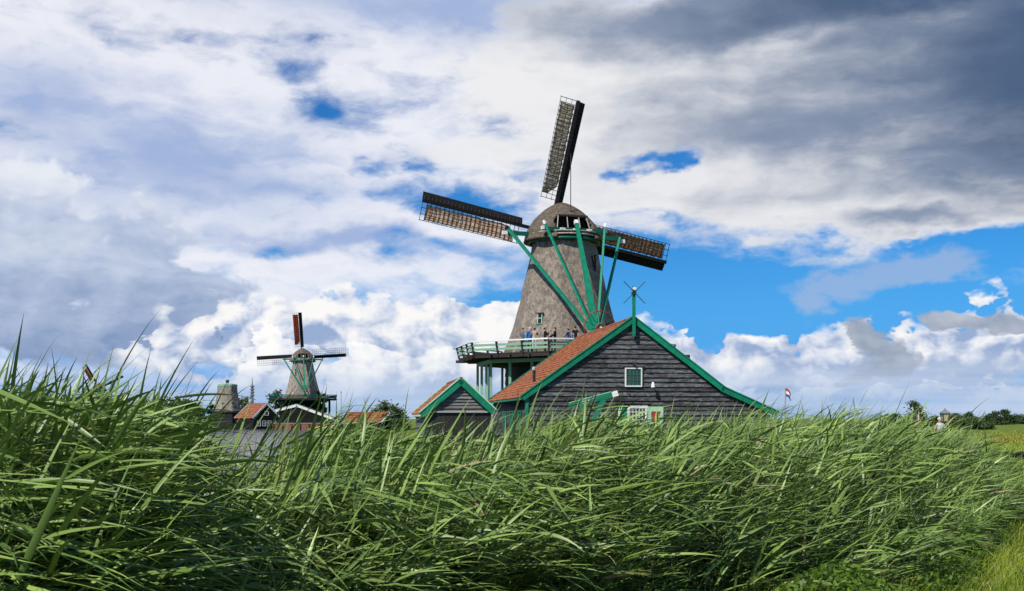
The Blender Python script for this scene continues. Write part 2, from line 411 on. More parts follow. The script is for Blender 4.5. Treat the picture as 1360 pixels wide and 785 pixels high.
# ================================================================== ground and water
REEDPX = np.array([-520, -120, 0, 140, 190, 255, 350, 430, 600, 750, 900, 1050, 1200, 1290, 1345])
REED_N = np.array([3.0, 3.2, 3.5, 4.0, 4.4, 4.8, 5.3, 5.7, 6.4, 7.2, 8.0, 8.8, 10.0, 13.2, 19.0])     # where the reed bed begins ...
REED_F = np.array([8.0, 8.5, 9.0, 9.4, 8.6, 8.2, 9.0, 12, 14, 18, 21, 24, 26, 25, 24])       # ... and ends, metres ahead
REED_T = np.array([524, 524, 528, 544, 576, 614, 606, 564, 570, 561, 562, 553, 560, 590, 620])     # row its tops reach
def sst(a, b, x):
    t = np.clip((x-a)/(b-a), 0, 1); return t*t*(3-2*t)
def shore(y):
    return np.interp(y, [-60, 0, 10, 20, 30, 50, 90, 150, 255, 275], [-60, -13.5, -6.8, -4.6, -6.5, -9, -13, -24, -47, -60])
def ground_z(x, y):
    x = np.asarray(x, float); y = np.asarray(y, float)
    wet = sst(0.0, 3.0, shore(y) - x) * (1 - sst(258, 263, y))
    land = 0.62 + 0.2*np.exp(-((x-2)**2 + y**2)/60)
    q = sst(0.0, 10.0, x - 0.30*y)*sst(22, 34, y)
    land = land - 1.25*q
    px = np.interp(y, [0, 9, 22, 50, 120], [1.5, 6, 13, 19.5, 42])
    ridge = np.exp(-((x-px)/2.6)**2)*sst(-1, 4, y)*(1-sst(60, 90, y))
    land = np.maximum(land, land*(1-ridge) + 0.66*ridge)
    land = land + 0.05*np.sin(x*0.9)*np.cos(y*0.7)
    far = sst(500, 1500, np.hypot(x, y))
    return land*(1-wet) + (-1.3)*wet - 0.2*far
def axis(a, near, step, ratio):
    pts = [0.0]; s = step
    while pts[-1] < a:
        pts.append(pts[-1] + s)
        if pts[-1] > near: s *= ratio
    p = np.array(pts); return np.concatenate([-p[:0:-1], p])
gx = axis(6000, 26, 0.6, 1.10); gy = axis(6000, 30, 0.6, 1.07); gy = gy[gy > -80]
GX, GY = np.meshgrid(gx, gy); GZ = ground_z(GX, GY)
nx, ny = len(gx), len(gy)
me = bpy.data.meshes.new('ground')
idx = np.arange(nx*ny).reshape(ny, nx)
quads = np.stack([idx[:-1, :-1], idx[:-1, 1:], idx[1:, 1:], idx[1:, :-1]], -1).reshape(-1, 4)
me.from_pydata(np.stack([GX, GY, GZ], -1).reshape(-1, 3).tolist(), [], quads.tolist())
me.polygons.foreach_set('use_smooth', [True]*len(me.polygons))
def ground_extra(v, c, n):
    g = E.tree.nodes.new('ShaderNodeNewGeometry'); sp = E.tree.nodes.new('ShaderNodeSeparateXYZ'); E.tree.links.new(g.outputs['Position'], sp.inputs[0])
    x, y = E(sp.outputs[0]), E(sp.outputs[1])
    wob = fbm(E(g.outputs['Position']), 0.03, 4, 0.6)
    dist = y + (wob-0.5)*90
    rust = dist.ss(120, 150)*(1.0 - dist.ss(190, 230))*(x - y*0.30).ss(0.0, 10.0)
    big = fbm(E(g.outputs['Position']), 0.12, 5, 0.65)
    c = mixc(big.ss(0.4, 0.65)*0.7, c, (0.16, 0.20, 0.03))
    c = mixc(rust*0.8, c, (0.22, 0.11, 0.04))
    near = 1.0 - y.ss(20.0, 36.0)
    return mixc(near*0.8, c, (0.035, 0.04, 0.014))  # near ground coloured darker to deepen the shade between the reeds
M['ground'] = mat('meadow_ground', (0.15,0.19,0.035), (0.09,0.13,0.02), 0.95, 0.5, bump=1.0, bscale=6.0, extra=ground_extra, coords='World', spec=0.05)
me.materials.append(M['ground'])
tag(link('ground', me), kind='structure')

# water of the river
m = bpy.data.materials.new('river_water'); m.use_nodes = True; t = m.node_tree; E.tree = t; bs = t.nodes['Principled BSDF']
bs.inputs['Base Color'].default_value = (0.10, 0.115, 0.125, 1); bs.inputs['Roughness'].default_value = 0.08; bs.inputs['IOR'].default_value = 1.33
g = t.nodes.new('ShaderNodeNewGeometry'); b = t.nodes.new('ShaderNodeBump'); b.inputs['Strength'].default_value = 0.9; b.inputs['Distance'].default_value = 0.12
mp = t.nodes.new('ShaderNodeMapping'); mp.inputs['Scale'].default_value = (1, 0.7, 1); t.links.new(g.outputs['Position'], mp.inputs[0])
h = fbm(E(mp.outputs[0]), 1.6, 6, 0.62); t.links.new(h.s, b.inputs['Height']); t.links.new(b.outputs[0], bs.inputs['Normal'])
wm = MB(); wm.add([(-700,-70,0),(3.5,-70,0),(3.5,300,0),(-700,300,0)], [(0,1,2,3)])
# keep the sheet inside the river bed: its border runs under the banks
tag(wm.build('water', m), kind='structure')

# ================================================================== windmills
def octo(th, R_, th0, k=0.96):
    a = ((th - th0) % (math.pi/4)) - math.pi/8
    return R_*(k*math.cos(math.pi/8)/math.cos(a)*1.03 + (1-k))
def pol(r, th, z=0.0): return Vector((r*math.sin(th), -r*math.cos(th), z))
TH0 = R(-10)
PROFILE = [(6.3,5.0),(7.0,4.68),(8.0,4.27),(9.2,3.86),(10.6,3.50),(12.2,3.14),(13.8,2.76),(15.0,2.53),(15.75,2.46)]
def tower_mesh(profile, nseg=72, nring=26):
    zs = np.linspace(profile[0][0], profile[-1][0], nring); rs = np.interp(zs, [p[0] for p in profile], [p[1] for p in profile])
    mb = MB(); rr = []
    for z, r in zip(zs, rs):
        ring = []
        for i in range(nseg):
            th = 2*math.pi*i/nseg
            q = octo(th, r, TH0) + 0.05*mnoise.noise(Vector((math.sin(th)*3, math.cos(th)*3, z*0.8))) + 0.02*mnoise.noise(Vector((math.sin(th)*11, math.cos(th)*11, z*3)))
            ring.append(pol(q, th, z))
        rr.append(ring)
    mb.rings(rr, cap1=True); return mb
def small_window(root, th, z, r, w, h, name='window', tilt=0.10, green=True):
    """a little recessed window with a green sill, set in the thatch"""
    n = pol(1, th); side = Vector((math.cos(th), math.sin(th), 0)); c = pol(r, th, z); up = Vector((0, 0, 1)) - n*tilt
    o = MB().beam(c - up*h/2, c + up*h/2, w, 0.5, up=n).build(name, M['interior'], root)
    mb = MB()
    for s in (-1, 1): mb.beam(c + side*s*w*0.42 - up*h*0.5 + n*0.24, c + side*s*w*0.42 + up*h*0.5 + n*0.24, 0.05, 0.06, up=n)
    for f in (-0.5, 0.05, 0.5): mb.beam(c - side*w*0.44 + up*h*f + n*0.245, c + side*w*0.44 + up*h*f + n*0.245, 0.05, 0.05, up=n)
    mb.build('window_frame', M['dark_wood'] if green is None else M['mint'], o)
    MB().beam(c - side*w*0.62 - up*h*0.56 + n*0.26, c + side*w*0.62 - up*h*0.56 + n*0.26, 0.12, 0.10).build('sill', M['dark_wood'] if green is None else M['green'], o)
    MB().beam(c - side*w*0.75 + up*h*0.56 + n*0.28, c + side*w*0.75 + up*h*0.56 + n*0.28, 0.16, 0.06).build('lintel', M['dark_wood'], o)
    return o

def windmill(loc, yaw, sail_deg, label, cloths, full=True, group=None, tower_mat='thatch', gallery_mats=None, base='dark_board'):
    root = empty('windmill', loc); tag(root, label, 'windmill', group)
    a = R(yaw); t = Vector((math.sin(a), -math.cos(a), 0)); u = Vector((math.cos(a), math.sin(a), 0)); Z = Vector((0, 0, 1))
    C = lambda s, q, z: u*s + t*q + Z*z                        # frame of the cap: side, towards the tail, height
    # --- wooden base and thatched smock
    mb = MB(); rr = []
    for k in range(13):
        z = -0.9 + k*0.6
        for zz, r in ((z, 4.62), (z+0.56, 4.56)): rr.append([pol(octo(2*math.pi*i/48, r, TH0, 1.0), 2*math.pi*i/48, min(zz, 6.25)) for i in range(48)])
    mb.rings(rr); mb.build('base_storey', M[base], root)
    tw = tower_mesh(PROFILE).build('tower', M[tower_mat], root, True)
    mb = MB(); mb.rings([[pol(octo(2*math.pi*i/64, r, TH0)+0.03, 2*math.pi*i/64, z) for i in range(64)] for z, r in ((6.3,5.02),(6.62,4.88),(7.0,4.70),(7.35,4.56))]); mb.build('moss_skirt', M['moss_board'], tw)
    if full:
        small_window(root, R(-32), 9.35, 3.46, 0.42, 0.75)
        small_window(root, R(57), 13.6, 2.50, 0.3, 1.4, tilt=0.05, green=None); small_window(root, R(60), 8.5, 3.6, 0.5, 1.0, green=None)
    else:
        small_window(root, R(-22), 12.9, 2.85, 0.5, 1.2); small_window(root, R(-20), 7.6, 3.75, 0.9, 1.4)
    # --- curb rings below the cap
    MB().torus((0,0,15.55), Z, 2.74, 0.13, 64).build('green_curb', M['green_dark'], root, True)
    MB().torus((0,0,15.86), Z, 2.84, 0.07, 64).build('white_curb', M['pale_board2'], root, True)
    MB().torus((0,0,16.08), Z, 2.90, 0.05, 64).build('upper_curb', M['pale_board2'], root, True)
    # --- thatched cap with its open rear
    z0, H = 15.62, 3.22; N, K = 112, 30
    def cap_pt(i, j, off=0.0):
        f = j/K; ph = 2*math.pi*i/N; w = max(0.0, 1 - f**1.7)**0.70
        rq = 2.95 if math.cos(ph) > 0 else 3.5
        skirt = 0.10*math.exp(-f*14)
        nn = 0.06*mnoise.noise(Vector((math.cos(ph)*4, math.sin(ph)*4, f*6)))*w
        return C(math.sin(ph)*(3.06*w + skirt + nn + off), math.cos(ph)*(rq*w + skirt + nn + off) - 0.55*f, z0 + H*f + (0.16*math.sin(ph)**2 - 0.05)*(1-f)*0.0)
    vs = [cap_pt(i, j) for j in range(K+1) for i in range(N)]; fs = []
    def open_(i, j):
        p = vs[j*N+i]; s = p.dot(u); q = p.dot(t); f = (j+0.5)/K
        return q > 0.3 and abs(s) < 1.60 - max(0, f-0.40)*2.2 and f < 0.57
    for j in range(K):
        for i in range(N):
            if not open_(i, j): fs.append((j*N+i, j*N+(i+1) % N, (j+1)*N+(i+1) % N, (j+1)*N+i))
    mb = MB(); mb.add(vs, fs); cap = mb.build('cap', M['cap_thatch'], root, True)
    so = cap.modifiers.new('thickness', 'SOLIDIFY'); so.thickness = 0.22; so.offset = -1
    MB().rings([[cap_pt(i, 0, -0.35) + Z*dz_ for i in range(N)] for dz_ in (0.10, 0.25)], cap0=True, cap1=True).build('cap_floor', M['interior'], cap)
    MB().beam(C(0, 1.05, z0+0.2), C(0, 1.05, z0+1.95), 2.9, 0.1, up=t).build('dark_backing', M['interior'], cap)  # added near-black sheet in place of the shade inside the open cap
    for s, s2 in ((-1.42,-1.18),(-0.52,-0.48),(0.48,0.46),(1.30,1.08)):
        bar('rear_strut', C(s, 2.35, z0+0.55), C(s2, 1.95, z0+1.72), 0.06, 0.06, M['pale_board2'], cap)
    bar('rear_lintel', C(-1.2, 2.0, z0+1.72), C(1.2, 2.0, z0+1.72), 0.1, 0.12, M['dark_wood'], cap)
    bar('rear_sill', C(-1.5, 2.45, z0+0.42), C(1.5, 2.45, z0+0.42), 0.2, 0.16, M['dark_wood'], cap)
    for s in (-1.05, 0.0, 1.12): bar('beam_end', C(s, 2.1, z0+0.62), C(s, 2.72, z0+0.58), 0.34, 0.12, M['white'], cap)
    bar('lightning_rod', C(0.0, 1.5, z0+1.9), C(0.0, 1.5, z0+6.6), 0.06, 0.06, M['iron'], root)
    # --- tail: two cross beams, five braces running down to the winch
    G = M['green']; win = C(0.15, 6.45, 8.3)
    bar('cross_beam', C(-4.75, 0.1, 16.1), C(4.75, 0.1, 16.1), 0.26, 0.30, M['green_dark'], root)
    bar('cross_beam', C(-2.55, 2.3, 16.2), C(2.55, 2.3, 16.2), 0.24, 0.28, M['green_dark'], root)
    for s, q, zz, wd in ((-4.62,0.3,16.35,0.22),(4.62,0.3,16.15,0.19),(-2.42,2.5,16.5,0.16),(2.42,2.5,16.5,0.16)):
        top = C(s, q, zz); low_ = win + u*(s*0.05) + t*(-0.15) + Z*(-0.2)
        b_ = bar('tail_brace', top, low_, wd, wd, G, root)
        dd = (top-low_).normalized(); bar('brace_tip', top, top + dd*0.32, wd*1.05, wd*1.05, M['white'] if abs(s) < 4 else M['black'], root)
        bar('beam_tip', C(s*1.015, q-0.2, zz-0.25), C(s*1.10, q-0.2, zz-0.25), 0.28, 0.28, M['white'], root)
    tb = MB(); top = C(0, 2.75, 16.6); ax = (win-top).normalized(); sd = u; nn = ax.cross(sd)
    tb.rings([[p + sd*w*sx + nn*w*0.8*sy for sx, sy in ((-1,-1),(1,-1),(1,1),(-1,1))] for p, w in ((top, 0.125), ((top+win)/2, 0.17), (win - Z*0.9 + t*0.1, 0.22))], cap0=True, cap1=True)
    tb.build('tail_pole', G, root); bar('pole_tip', top, top - ax*0.3, 0.27, 0.24, M['white'], root)
    # --- winch wheel on the tail
    wc = C(0.22, 6.95, 8.35); wh = MB().torus(wc, t, 1.24, 0.035, 48).build('winch_wheel', M['red'], root, True)
    MB().torus(wc + t*0.08, t, 0.30, 0.08, 28).build('wheel_hub', M['rust'], wh, True)
    MB().tube([wc - t*0.5, wc + t*0.2], 0.17, 14).build('wheel_axle', M['green_dark'], wh)
    MB().tube([wc + t*0.19, wc + t*0.26], 0.10, 12).build('axle_cap', M['white'], wh)
    for k in range(12):
        q = 2*math.pi*k/12 + 0.12; e = u*math.cos(q) + Z*math.sin(q)
        bar('spoke', wc + e*0.25, wc + e*1.24, 0.04, 0.04, M['green_dark'], wh, up=t)
    # --- gallery
    gal = empty('gallery', (0, 0, 0), parent=root); zd, Ro, Rb = 6.6, 8.35, 6.9
    gm = gallery_mats or dict(rail='white', mid='green_pale', post='dark_wood', leg='green_pale', ring='green_pale')
    for k in range(8):
        t0, t1 = TH0 + k*math.pi/4, TH0 + (k+1)*math.pi/4
        A, B = pol(1, t0), pol(1, t1); L = lambda r, f, z: (A*(1-f) + B*f)*r + Z*z
        MB().add([L(4.3,0,zd-0.08),L(4.3,1,zd-0.08),L(Ro,1,zd-0.08),L(Ro,0,zd-0.08),L(4.3,0,zd),L(4.3,1,zd),L(Ro,1,zd),L(Ro,0,zd)],
                 [(0,1,2,3),(7,6,5,4),(0,4,5,1),(1,5,6,2),(2,6,7,3),(3,7,4,0)]).build('deck_section', M['dark_wood'], gal)
        bar('edge_board', L(Ro-0.02,0,zd-0.22), L(Ro-0.02,1,zd-0.22), 0.10, 0.22, M['dark_wood'], gal)
        bar('ring_beam', L(Rb,0,zd-0.52), L(Rb,1,zd-0.52), 0.20, 0.26, M[gm['ring']], gal)
        for f in ((0.0, 0.25, 0.5, 0.75) if full else (0.0, 0.5)):
            bar('joist', L(4.5,f,zd-0.27), L(Ro+0.32,f,zd-0.27), 0.14, 0.22, M['dark_wood'], gal)
        for f in ((0.0, 0.32, 0.68) if full else (0.0, 0.5)):
            p = L(Rb, f, 0); bar('gallery_post', p + Z*(zd-0.65), p + Z*(-1.0), 0.20, 0.20, M[gm['leg']], gal)
        for f in ((0.0, 0.33, 0.66) if full else (0.0, 0.5)):
            bar('rail_post', L(Ro-0.02,f,zd-0.30), L(Ro+0.26,f,zd+0.84), 0.11, 0.15, M[gm['post']], gal)
        bar('top_rail', L(Ro+0.28,0,zd+0.87), L(Ro+0.28,1,zd+0.87), 0.16, 0.10, M[gm['rail']], gal)
        for h in (0.28, 0.58): bar('middle_rail', L(Ro+0.06+h*0.2,0,zd+h), L(Ro+0.06+h*0.2,1,zd+h), 0.05, 0.17, M[gm['mid']], gal)
    # --- sails
    tau = R(7); hub = C(0, -3.1, 16.9)
    w = -t*math.cos(tau) + Z*math.sin(tau); a2 = Z*math.cos(tau) + t*math.sin(tau)
    MB().tube([hub - w*3.5, hub + w*0.7], 0.34, 12).build('windshaft', M['dark_wood'], root)
    Rs = 10.75
    for k in range(4):
        th = R(sail_deg) + k*math.pi/2; e = a2*math.cos(th) + u*math.sin(th); s = a2*math.sin(th) - u*math.cos(th)
        hubk = hub + w*(0.15 + 0.3*(k % 2))
        sail = MB().beam(hubk, hubk + e*Rs, 0.26, 0.26, up=w).build('sail', M['black'], root)
        def P(r, x, off=0.0):
            be = R(11 - 10*(r-2.2)/(Rs-2.2)); return hubk + e*r + s*(x*math.cos(be)) - w*(x*math.sin(be)) + w*off
        nb = 22 if full else 16
        for i in range(nb+1):
            r = 2.6 + (Rs-0.05-2.6)*i/nb
            bar('cross_bar', P(r, -0.05), P(r, 1.56), 0.042, 0.042, M['dark_wood'], sail, up=w)
        for x in ((0.55, 1.04, 1.53) if full else (0.5, 1.0, 1.5)):
            mb = MB(); ps = [P(2.5 + (Rs-2.5)*i/6, x, -0.04) for i in range(7)]; mb.tube(ps, 0.026, 4); mb.build('hem_lath', M['dark_wood'], sail)
        # wind board on the leading side
        mb = MB(); rr = []
        for i in range(11):
            r = 2.3 + (Rs-2.3)*i/10; be = R(30 - 12*i/10)
            p0 = hubk + e*r - s*0.05; p1 = hubk + e*r - s*(0.78*math.cos(be)) + w*(0.78*math.sin(be))
            rr.append([p0 + w*0.12, p1 + w*0.12, p1 + w*0.17, p0 + w*0.17])
        mb.rings(rr, cap0=True, cap1=True); wb = mb.build('wind_board', M['black'], sail)
        if full:
            for i in range(26):
                r = 2.45 + (Rs-2.6)*i/25; bar('board_cleat', hubk + e*r - s*0.12 + w*0.10, hubk + e*r - s*0.44 + w*0.29, 0.05, 0.05, M['dark_wood'], wb, up=w)
        c = cloths[k]
        if c:
            n1, n2 = 36, 8; vs = []
            rin, rout = (3.0, Rs-0.45)
            for i in range(n1+1):
                f = i/n1; r = rin + (rout-rin)*f
                x1 = 1.46 - 0.10*math.sin(f*math.pi*9)**2*0.3; x0 = 0.22 + 0.04*math.sin(f*math.pi*22)
                if f < 0.10: x0, x1 = x0 + (1-f/0.10)*0.7, x1 + 0.05
                for j in range(n2+1):
                    g_ = j/n2; x = x0 + (x1-x0)*g_
                    bulge = 0.045 + 0.05*math.sin(g_*math.pi)*(0.5+0.5*math.sin(f*21+g_*2)) + 0.03*mnoise.noise(Vector((r*2, x*3, k)))
                    vs.append(P(r, x, bulge))
            fs = [(i*(n2+1)+j, i*(n2+1)+j+1, (i+1)*(n2+1)+j+1, (i+1)*(n2+1)+j) for i in range(n1) for j in range(n2)]
            cm = MB(); cm.add(vs, fs); co = cm.build('sail_cloth', M[c], sail, True)
            so = co.modifiers.new('thickness', 'SOLIDIFY'); so.thickness = 0.012
    return root

MILL = Vector(((749-680)/FPX*86, 86, 0.6))
windmill(MILL, 17.5, 10.5, 'tall thatched windmill with tan sailcloth, green tail braces and a wide gallery', ['cloth_grey','cloth_shaded','cloth_tan','cloth_tan'])
fm = W(402, HOR, 265); fm.z = 0.6
windmill(fm, 14, -4.5, 'thatched windmill with one red furled sail, black wooden base across the water', ['cloth_red', None, None, None], full=False, tower_mat='thatch_pale',
         gallery_mats=dict(rail='green_dark', mid='green_dark', post='green_dark', leg='black', ring='green_dark'), base='black')
fm3 = W(131, HOR, 450); fm3.z = -1.9
windmill(fm3, 20, -29, 'small far windmill with a red sail showing behind the reed tops', ['cloth_red', None, 'cloth_red', None], full=False, tower_mat='thatch_pale', base='black')

# ------------------------------------------------------------------ stump of a mill without sails
def stump_mill():
    p = W(302, HOR, 262); p.z = 0.6
    root = empty('mill_tower', p); tag(root, 'pale thatched mill tower without sails, green rim and small knob on top', 'mill tower')
    k = 262/FPX
    z = lambda y: CAM_Z + (HOR-y)*k - 0.6
    prof = [(z(546),18.5*k),(z(540),17*k),(z(530),15*k),(z(520),13.6*k),(z(512),13*k)]
    tower_mesh(prof, 64, 18).build('tower', M['thatch_pale'], root, True)
    MB().rings([[pol(octo(2*math.pi*i/48, r, TH0), 2*math.pi*i/48, zz) for i in range(48)] for r, zz in ((13.3*k, z(514)),(13.6*k, z(513)),(13.6*k, z(511)),(13.0*k, z(510.5)))], cap1=True).build('rim', M['green_pale'], root)
    MB().rings([[pol(r, 2*math.pi*i/24, zz) for i in range(24)] for r, zz in ((13.2*k, z(510.8)),(8*k, z(509.6)),(2.2*k, z(509)))], cap1=True).build('flat_roof', M['stone_grey'], root)
    MB().rings([[pol(r, 2*math.pi*i/16, zz) for i in range(16)] for r, zz in ((1.6*k, z(509.2)),(2.0*k, z(507)),(2.9*k, z(506.6)),(2.4*k, z(505.2)),(0.3*k, z(504)))], cap0=True, cap1=True).build('roof_knob', M['green_dark'], root, True)
    MB().rings([[pol(octo(2*math.pi*i/32, r, TH0, 1.0), 2*math.pi*i/32, zz) for i in range(32)] for r, zz in ((19*k, -1.2),(19*k, z(549)),(20.5*k, z(548)),(20.5*k, z(546.5)),(18*k, z(546)))]).build('base_storey', M['dark_board'], root)
    small_window(root, R(-8), z(538), 16.0*k - 0.12, 0.5, 0.9); small_window(root, R(40), z(538), 16.0*k - 0.12, 0.5, 0.9)
    return root
stump_mill()

# ================================================================== sheds
def tiles(eave, ridge, L, tw, rh, name, mt, parent, y0=0.0):
    """clay pantiles: waved across, stepped up the slope; eave and ridge are (x, z)"""
    e = Vector((eave[0], 0, eave[1])); r = Vector((ridge[0], 0, ridge[1])); d = r-e; S = d.length; d.normalize()
    n = d.cross(Vector((0, 1, 0))); n = n if n.z > 0 else -n
    na = max(2, int(L/tw)); nr = max(2, int(S/rh)); vs = []; cols = na*4
    for j in range(nr):
        for jj, lift in ((0, 0.085), (1, 0.015)):
            sl_ = S*(j+jj)/nr - (0.0 if jj else 0.03)
            for i in range(cols+1):
                ph = i/4*2*math.pi; wv_ = 0.045*math.sin(ph) + 0.018*math.sin(2*ph)
                jit = 0.022*mnoise.noise(Vector((int(i/4)*1.7, j*2.3, 1)))
                vs.append(e + d*(sl_+jit) + n*(lift + wv_ + jit) + Vector((0, y0 + L*i/cols, 0)))
    fs = []; c = cols+1
    for j in range(nr*2-1):
        for i in range(cols): fs.append((j*c+i, j*c+i+1, (j+1)*c+i+1, (j+1)*c+i))
    mb = MB(); mb.add(vs, fs); return mb.build(name, mt, parent, False)
def shed(name, label, cat, loc, rz, prof, L, plank, wallmat, roofmat, barge, tw=0.24, rh=0.32, split=None, lowmat=None, over=0.16, barge_w=0.34, trim=None, group=None):
    """prof: (x, z) from left eave over the ridge to right eave; gable at y = 0 faces the viewer, house runs back to y = L"""
    root = empty(name, loc, rz); tag(root, label, cat, group)
    xs = [p[0] for p in prof]; zs = [p[1] for p in prof]
    ri = max(range(len(prof)), key=lambda i: zs[i]); zb = -1.0
    inner = [(x*0.975 + xs[ri]*0.025, z - 0.14) for x, z in prof]
    # plain body behind the boards
    mb = MB(); pts = [(inner[0][0], zb)] + inner + [(inner[-1][0], zb)]; n = len(pts)
    mb.add([(x, 0.03, z) for x, z in pts] + [(x, L, z) for x, z in pts], [tuple(range(n)), tuple(range(2*n-1, n-1, -1))] + [(i, (i+1) % n, n+(i+1) % n, n+i) for i in range(n)])
    body = mb.build('wall', wallmat, root)
    def xr(z):
        lo, hi = inner[0][0], inner[-1][0]
        for i in range(len(inner)-1):
            (x0, z0_), (x1, z1_) = inner[i], inner[i+1]
            if i < ri and z0_ <= z <= z1_: lo = x0 + (x1-x0)*(z-z0_)/(z1_-z0_)
            if i >= ri and z1_ <= z <= z0_: hi = x0 + (x1-x0)*(z-z0_)/(z1_-z0_)
        if z > max(zz for _, zz in inner): lo = hi = inner[ri][0]
        return lo, hi
    rr = random.Random(5); z = zb if split is None else split; top = inner[ri][1]
    while z < top - 0.05:
        z1 = min(z + plank, top); (l0, h0), (l1, h1) = xr(z), xr(z1)
        cuts = sorted(rr.uniform(0.15, 0.85) for _ in range(rr.choice((0, 1, 1, 2)) if h0-l0 > 3 else 0)); fr = [0] + cuts + [1]
        for a_, b_ in zip(fr[:-1], fr[1:]):
            g = 0.004; x0a, x0b = l0 + (h0-l0)*a_ + g, l0 + (h0-l0)*b_ - g; x1a, x1b = l1 + (h1-l1)*a_ + g, max(l1 + (h1-l1)*a_ + 2*g, l1 + (h1-l1)*b_ - g)
            jt = rr.uniform(-0.012, 0.012); yb, yt = -0.095+jt, -0.02+jt; z += rr.uniform(-0.012, 0.012)*(z > zb + 0.3)
            MB().add([(x0a,yb,z-0.012),(x0b,yb,z-0.012),(x1b,yt,z1),(x1a,yt,z1),(x0a,0.02,z-0.012),(x0b,0.02,z-0.012),(x1b,0.02,z1),(x1a,0.02,z1)],
                     [(0,1,2,3),(7,6,5,4),(0,4,5,1),(1,5,6,2),(2,6,7,3),(3,7,4,0)]).build('plank', wallmat if split is None else lowmat[1], body)
        z = z1
    if split is not None:
        x = inner[0][0] + 0.02
        while x < inner[-1][0] - 0.05:
            wdt = rr.uniform(0.16, 0.24); bar('plank', (x+wdt/2, -0.02+rr.uniform(-0.006, 0.006), zb), (x+wdt/2, -0.02, split-0.03), wdt-0.012, 0.04, lowmat[0], body, up=(0, 1, 0)); x += wdt
    # side boards on the wall that shows
    for s, (xe, ze) in ((-1, inner[0]), (1, inner[-1])):
        z = zb
        while z < ze - plank*0.6:
            bar('plank', (xe + s*0.025, 0.0, z+plank/2), (xe + s*0.025, L, z+plank/2), 0.05, plank*0.94, wallmat, body); z += plank
    # roof
    for i in range(len(prof)-1):
        e, r = (prof[i], prof[i+1]) if i < ri else (prof[i+1], prof[i])
        dx_, dz_ = r[0]-e[0], r[1]-e[1]; q = math.hypot(dx_, dz_); ex = (e[0]-dx_/q*0.22, e[1]-dz_/q*0.22) if (i == 0 or i == len(prof)-2) else e
        tr = tiles(ex, r, L+over, tw, rh, 'roof', roofmat, root, -over)
        if i == 0 and trim: bar('gutter', (ex[0]-0.03, -over, ex[1]-0.05), (ex[0]-0.03, L, ex[1]-0.05), 0.08, 0.10, trim, root)
        for yy, nm in ((-over-0.05, 'bargeboard'), (L+0.02, 'bargeboard')):
            k = Vector((dx_, 0, dz_)).normalized(); nrm = Vector((-k.z, 0, k.x)); nrm = nrm if nrm.z > 0 else -nrm
            p0 = Vector((ex[0], yy, ex[1])) - nrm*(barge_w*0.5-0.10) ; p1 = Vector((r[0], yy, r[1])) - nrm*(barge_w*0.5-0.10)
            b_ = bar(nm, p0, p1 + k*(0.02 if i in (ri-1, ri) else 0.13), 0.06, barge_w, barge, root, up=nrm)
            bar('barge_capping', p0 + nrm*(barge_w*0.5+0.03), p1 + nrm*(barge_w*0.5+0.03), 0.14, 0.06, trim or barge, root, up=nrm)
    MB().tube([(xs[ri], -over, zs[ri]+0.05), (xs[ri], L, zs[ri]+0.05)], 0.12, 8).build('ridge_tile', roofmat, root)
    return root
def paned(root, cx, cz, w, h, nx_, nz_, frame, bars_, y=-0.05, name='window', reveal='white'):
    o = MB().box((cx, y-0.01, cz), (w, 0.05, h)).build(name, M['glass'], root)
    fw = 0.065
    for s in (-1, 1):
        bar('frame', (cx+s*(w/2), y-0.05, cz-h/2-fw/2), (cx+s*(w/2), y-0.05, cz+h/2+fw/2), 0.09, fw, M[reveal], o, up=(1, 0, 0))
        bar('frame', (cx-w/2-fw/2+fw, y-0.052, cz+s*h/2), (cx+w/2+fw/2-fw, y-0.052, cz+s*h/2), 0.09, fw, M[reveal], o)
    iw, ih = w-fw, h-fw
    for i in range(nx_+1): x = cx-iw/2+iw*i/nx_; bar('muntin', (x, y-0.045, cz-ih/2), (x, y-0.045, cz+ih/2), 0.05, 0.05 if i in (0, nx_) else 0.035, M[bars_], o, up=(1, 0, 0))
    for i in range(nz_+1): zz = cz-ih/2+ih*i/nz_; bar('muntin', (cx-iw/2, y-0.047, zz), (cx+iw/2, y-0.047, zz), 0.05, 0.05 if i in (0, nz_) else 0.035, M[bars_], o)
    return o

RZ = math.atan2(0.141, 1.0)
main_loc = Vector(((840-680)/FPX*58, 58, 0.6))
ws = shed('warehouse', 'big black weatherboarded barn with red tiled roof, green bargeboards and rod cross on the ridge', 'barn', main_loc, RZ,
          [(-5.75,3.0),(0,7.05),(4.95,3.36),(7.75,2.15)], 14.6, 0.25, M['grey_board'], M['tile'], M['green'], trim=M['green'], barge_w=0.27)
paned(ws, 0.02, 3.98, 0.86, 0.94, 4, 3, 'white', 'green', y=-0.09)
bar('drip_board', (-0.55, -0.10, 4.53), (0.60, -0.10, 4.53), 0.14, 0.05, M['dark_wood'], ws)
d = MB().box((0.0, -0.09, 1.15), (1.52, 0.05, 2.5)).build('loading_door', M['green'], ws)
for x in (-0.76, -0.28, 0.76): bar('door_post', (x, -0.11, -0.1), (x, -0.11, 2.44), 0.08, 0.07, M['white'], d, up=(1, 0, 0))
bar('door_head', (-0.80, -0.112, 2.46), (0.80, -0.112, 2.46), 0.09, 0.07, M['white'], d)
bar('drip_board', (-0.95, -0.13, 2.58), (0.95, -0.13, 2.58), 0.16, 0.05, M['dark_wood'], ws)
paned(ws, 0.24, 1.95, 0.92, 0.86, 5, 4, 'white', 'white', y=-0.10)
sh = MB().box((1.22, -0.12, 1.98), (0.84, 0.05, 0.92)).build('open_shutter', M['mint'], ws); sh['label'] = 'pale green shutter with a red panel'
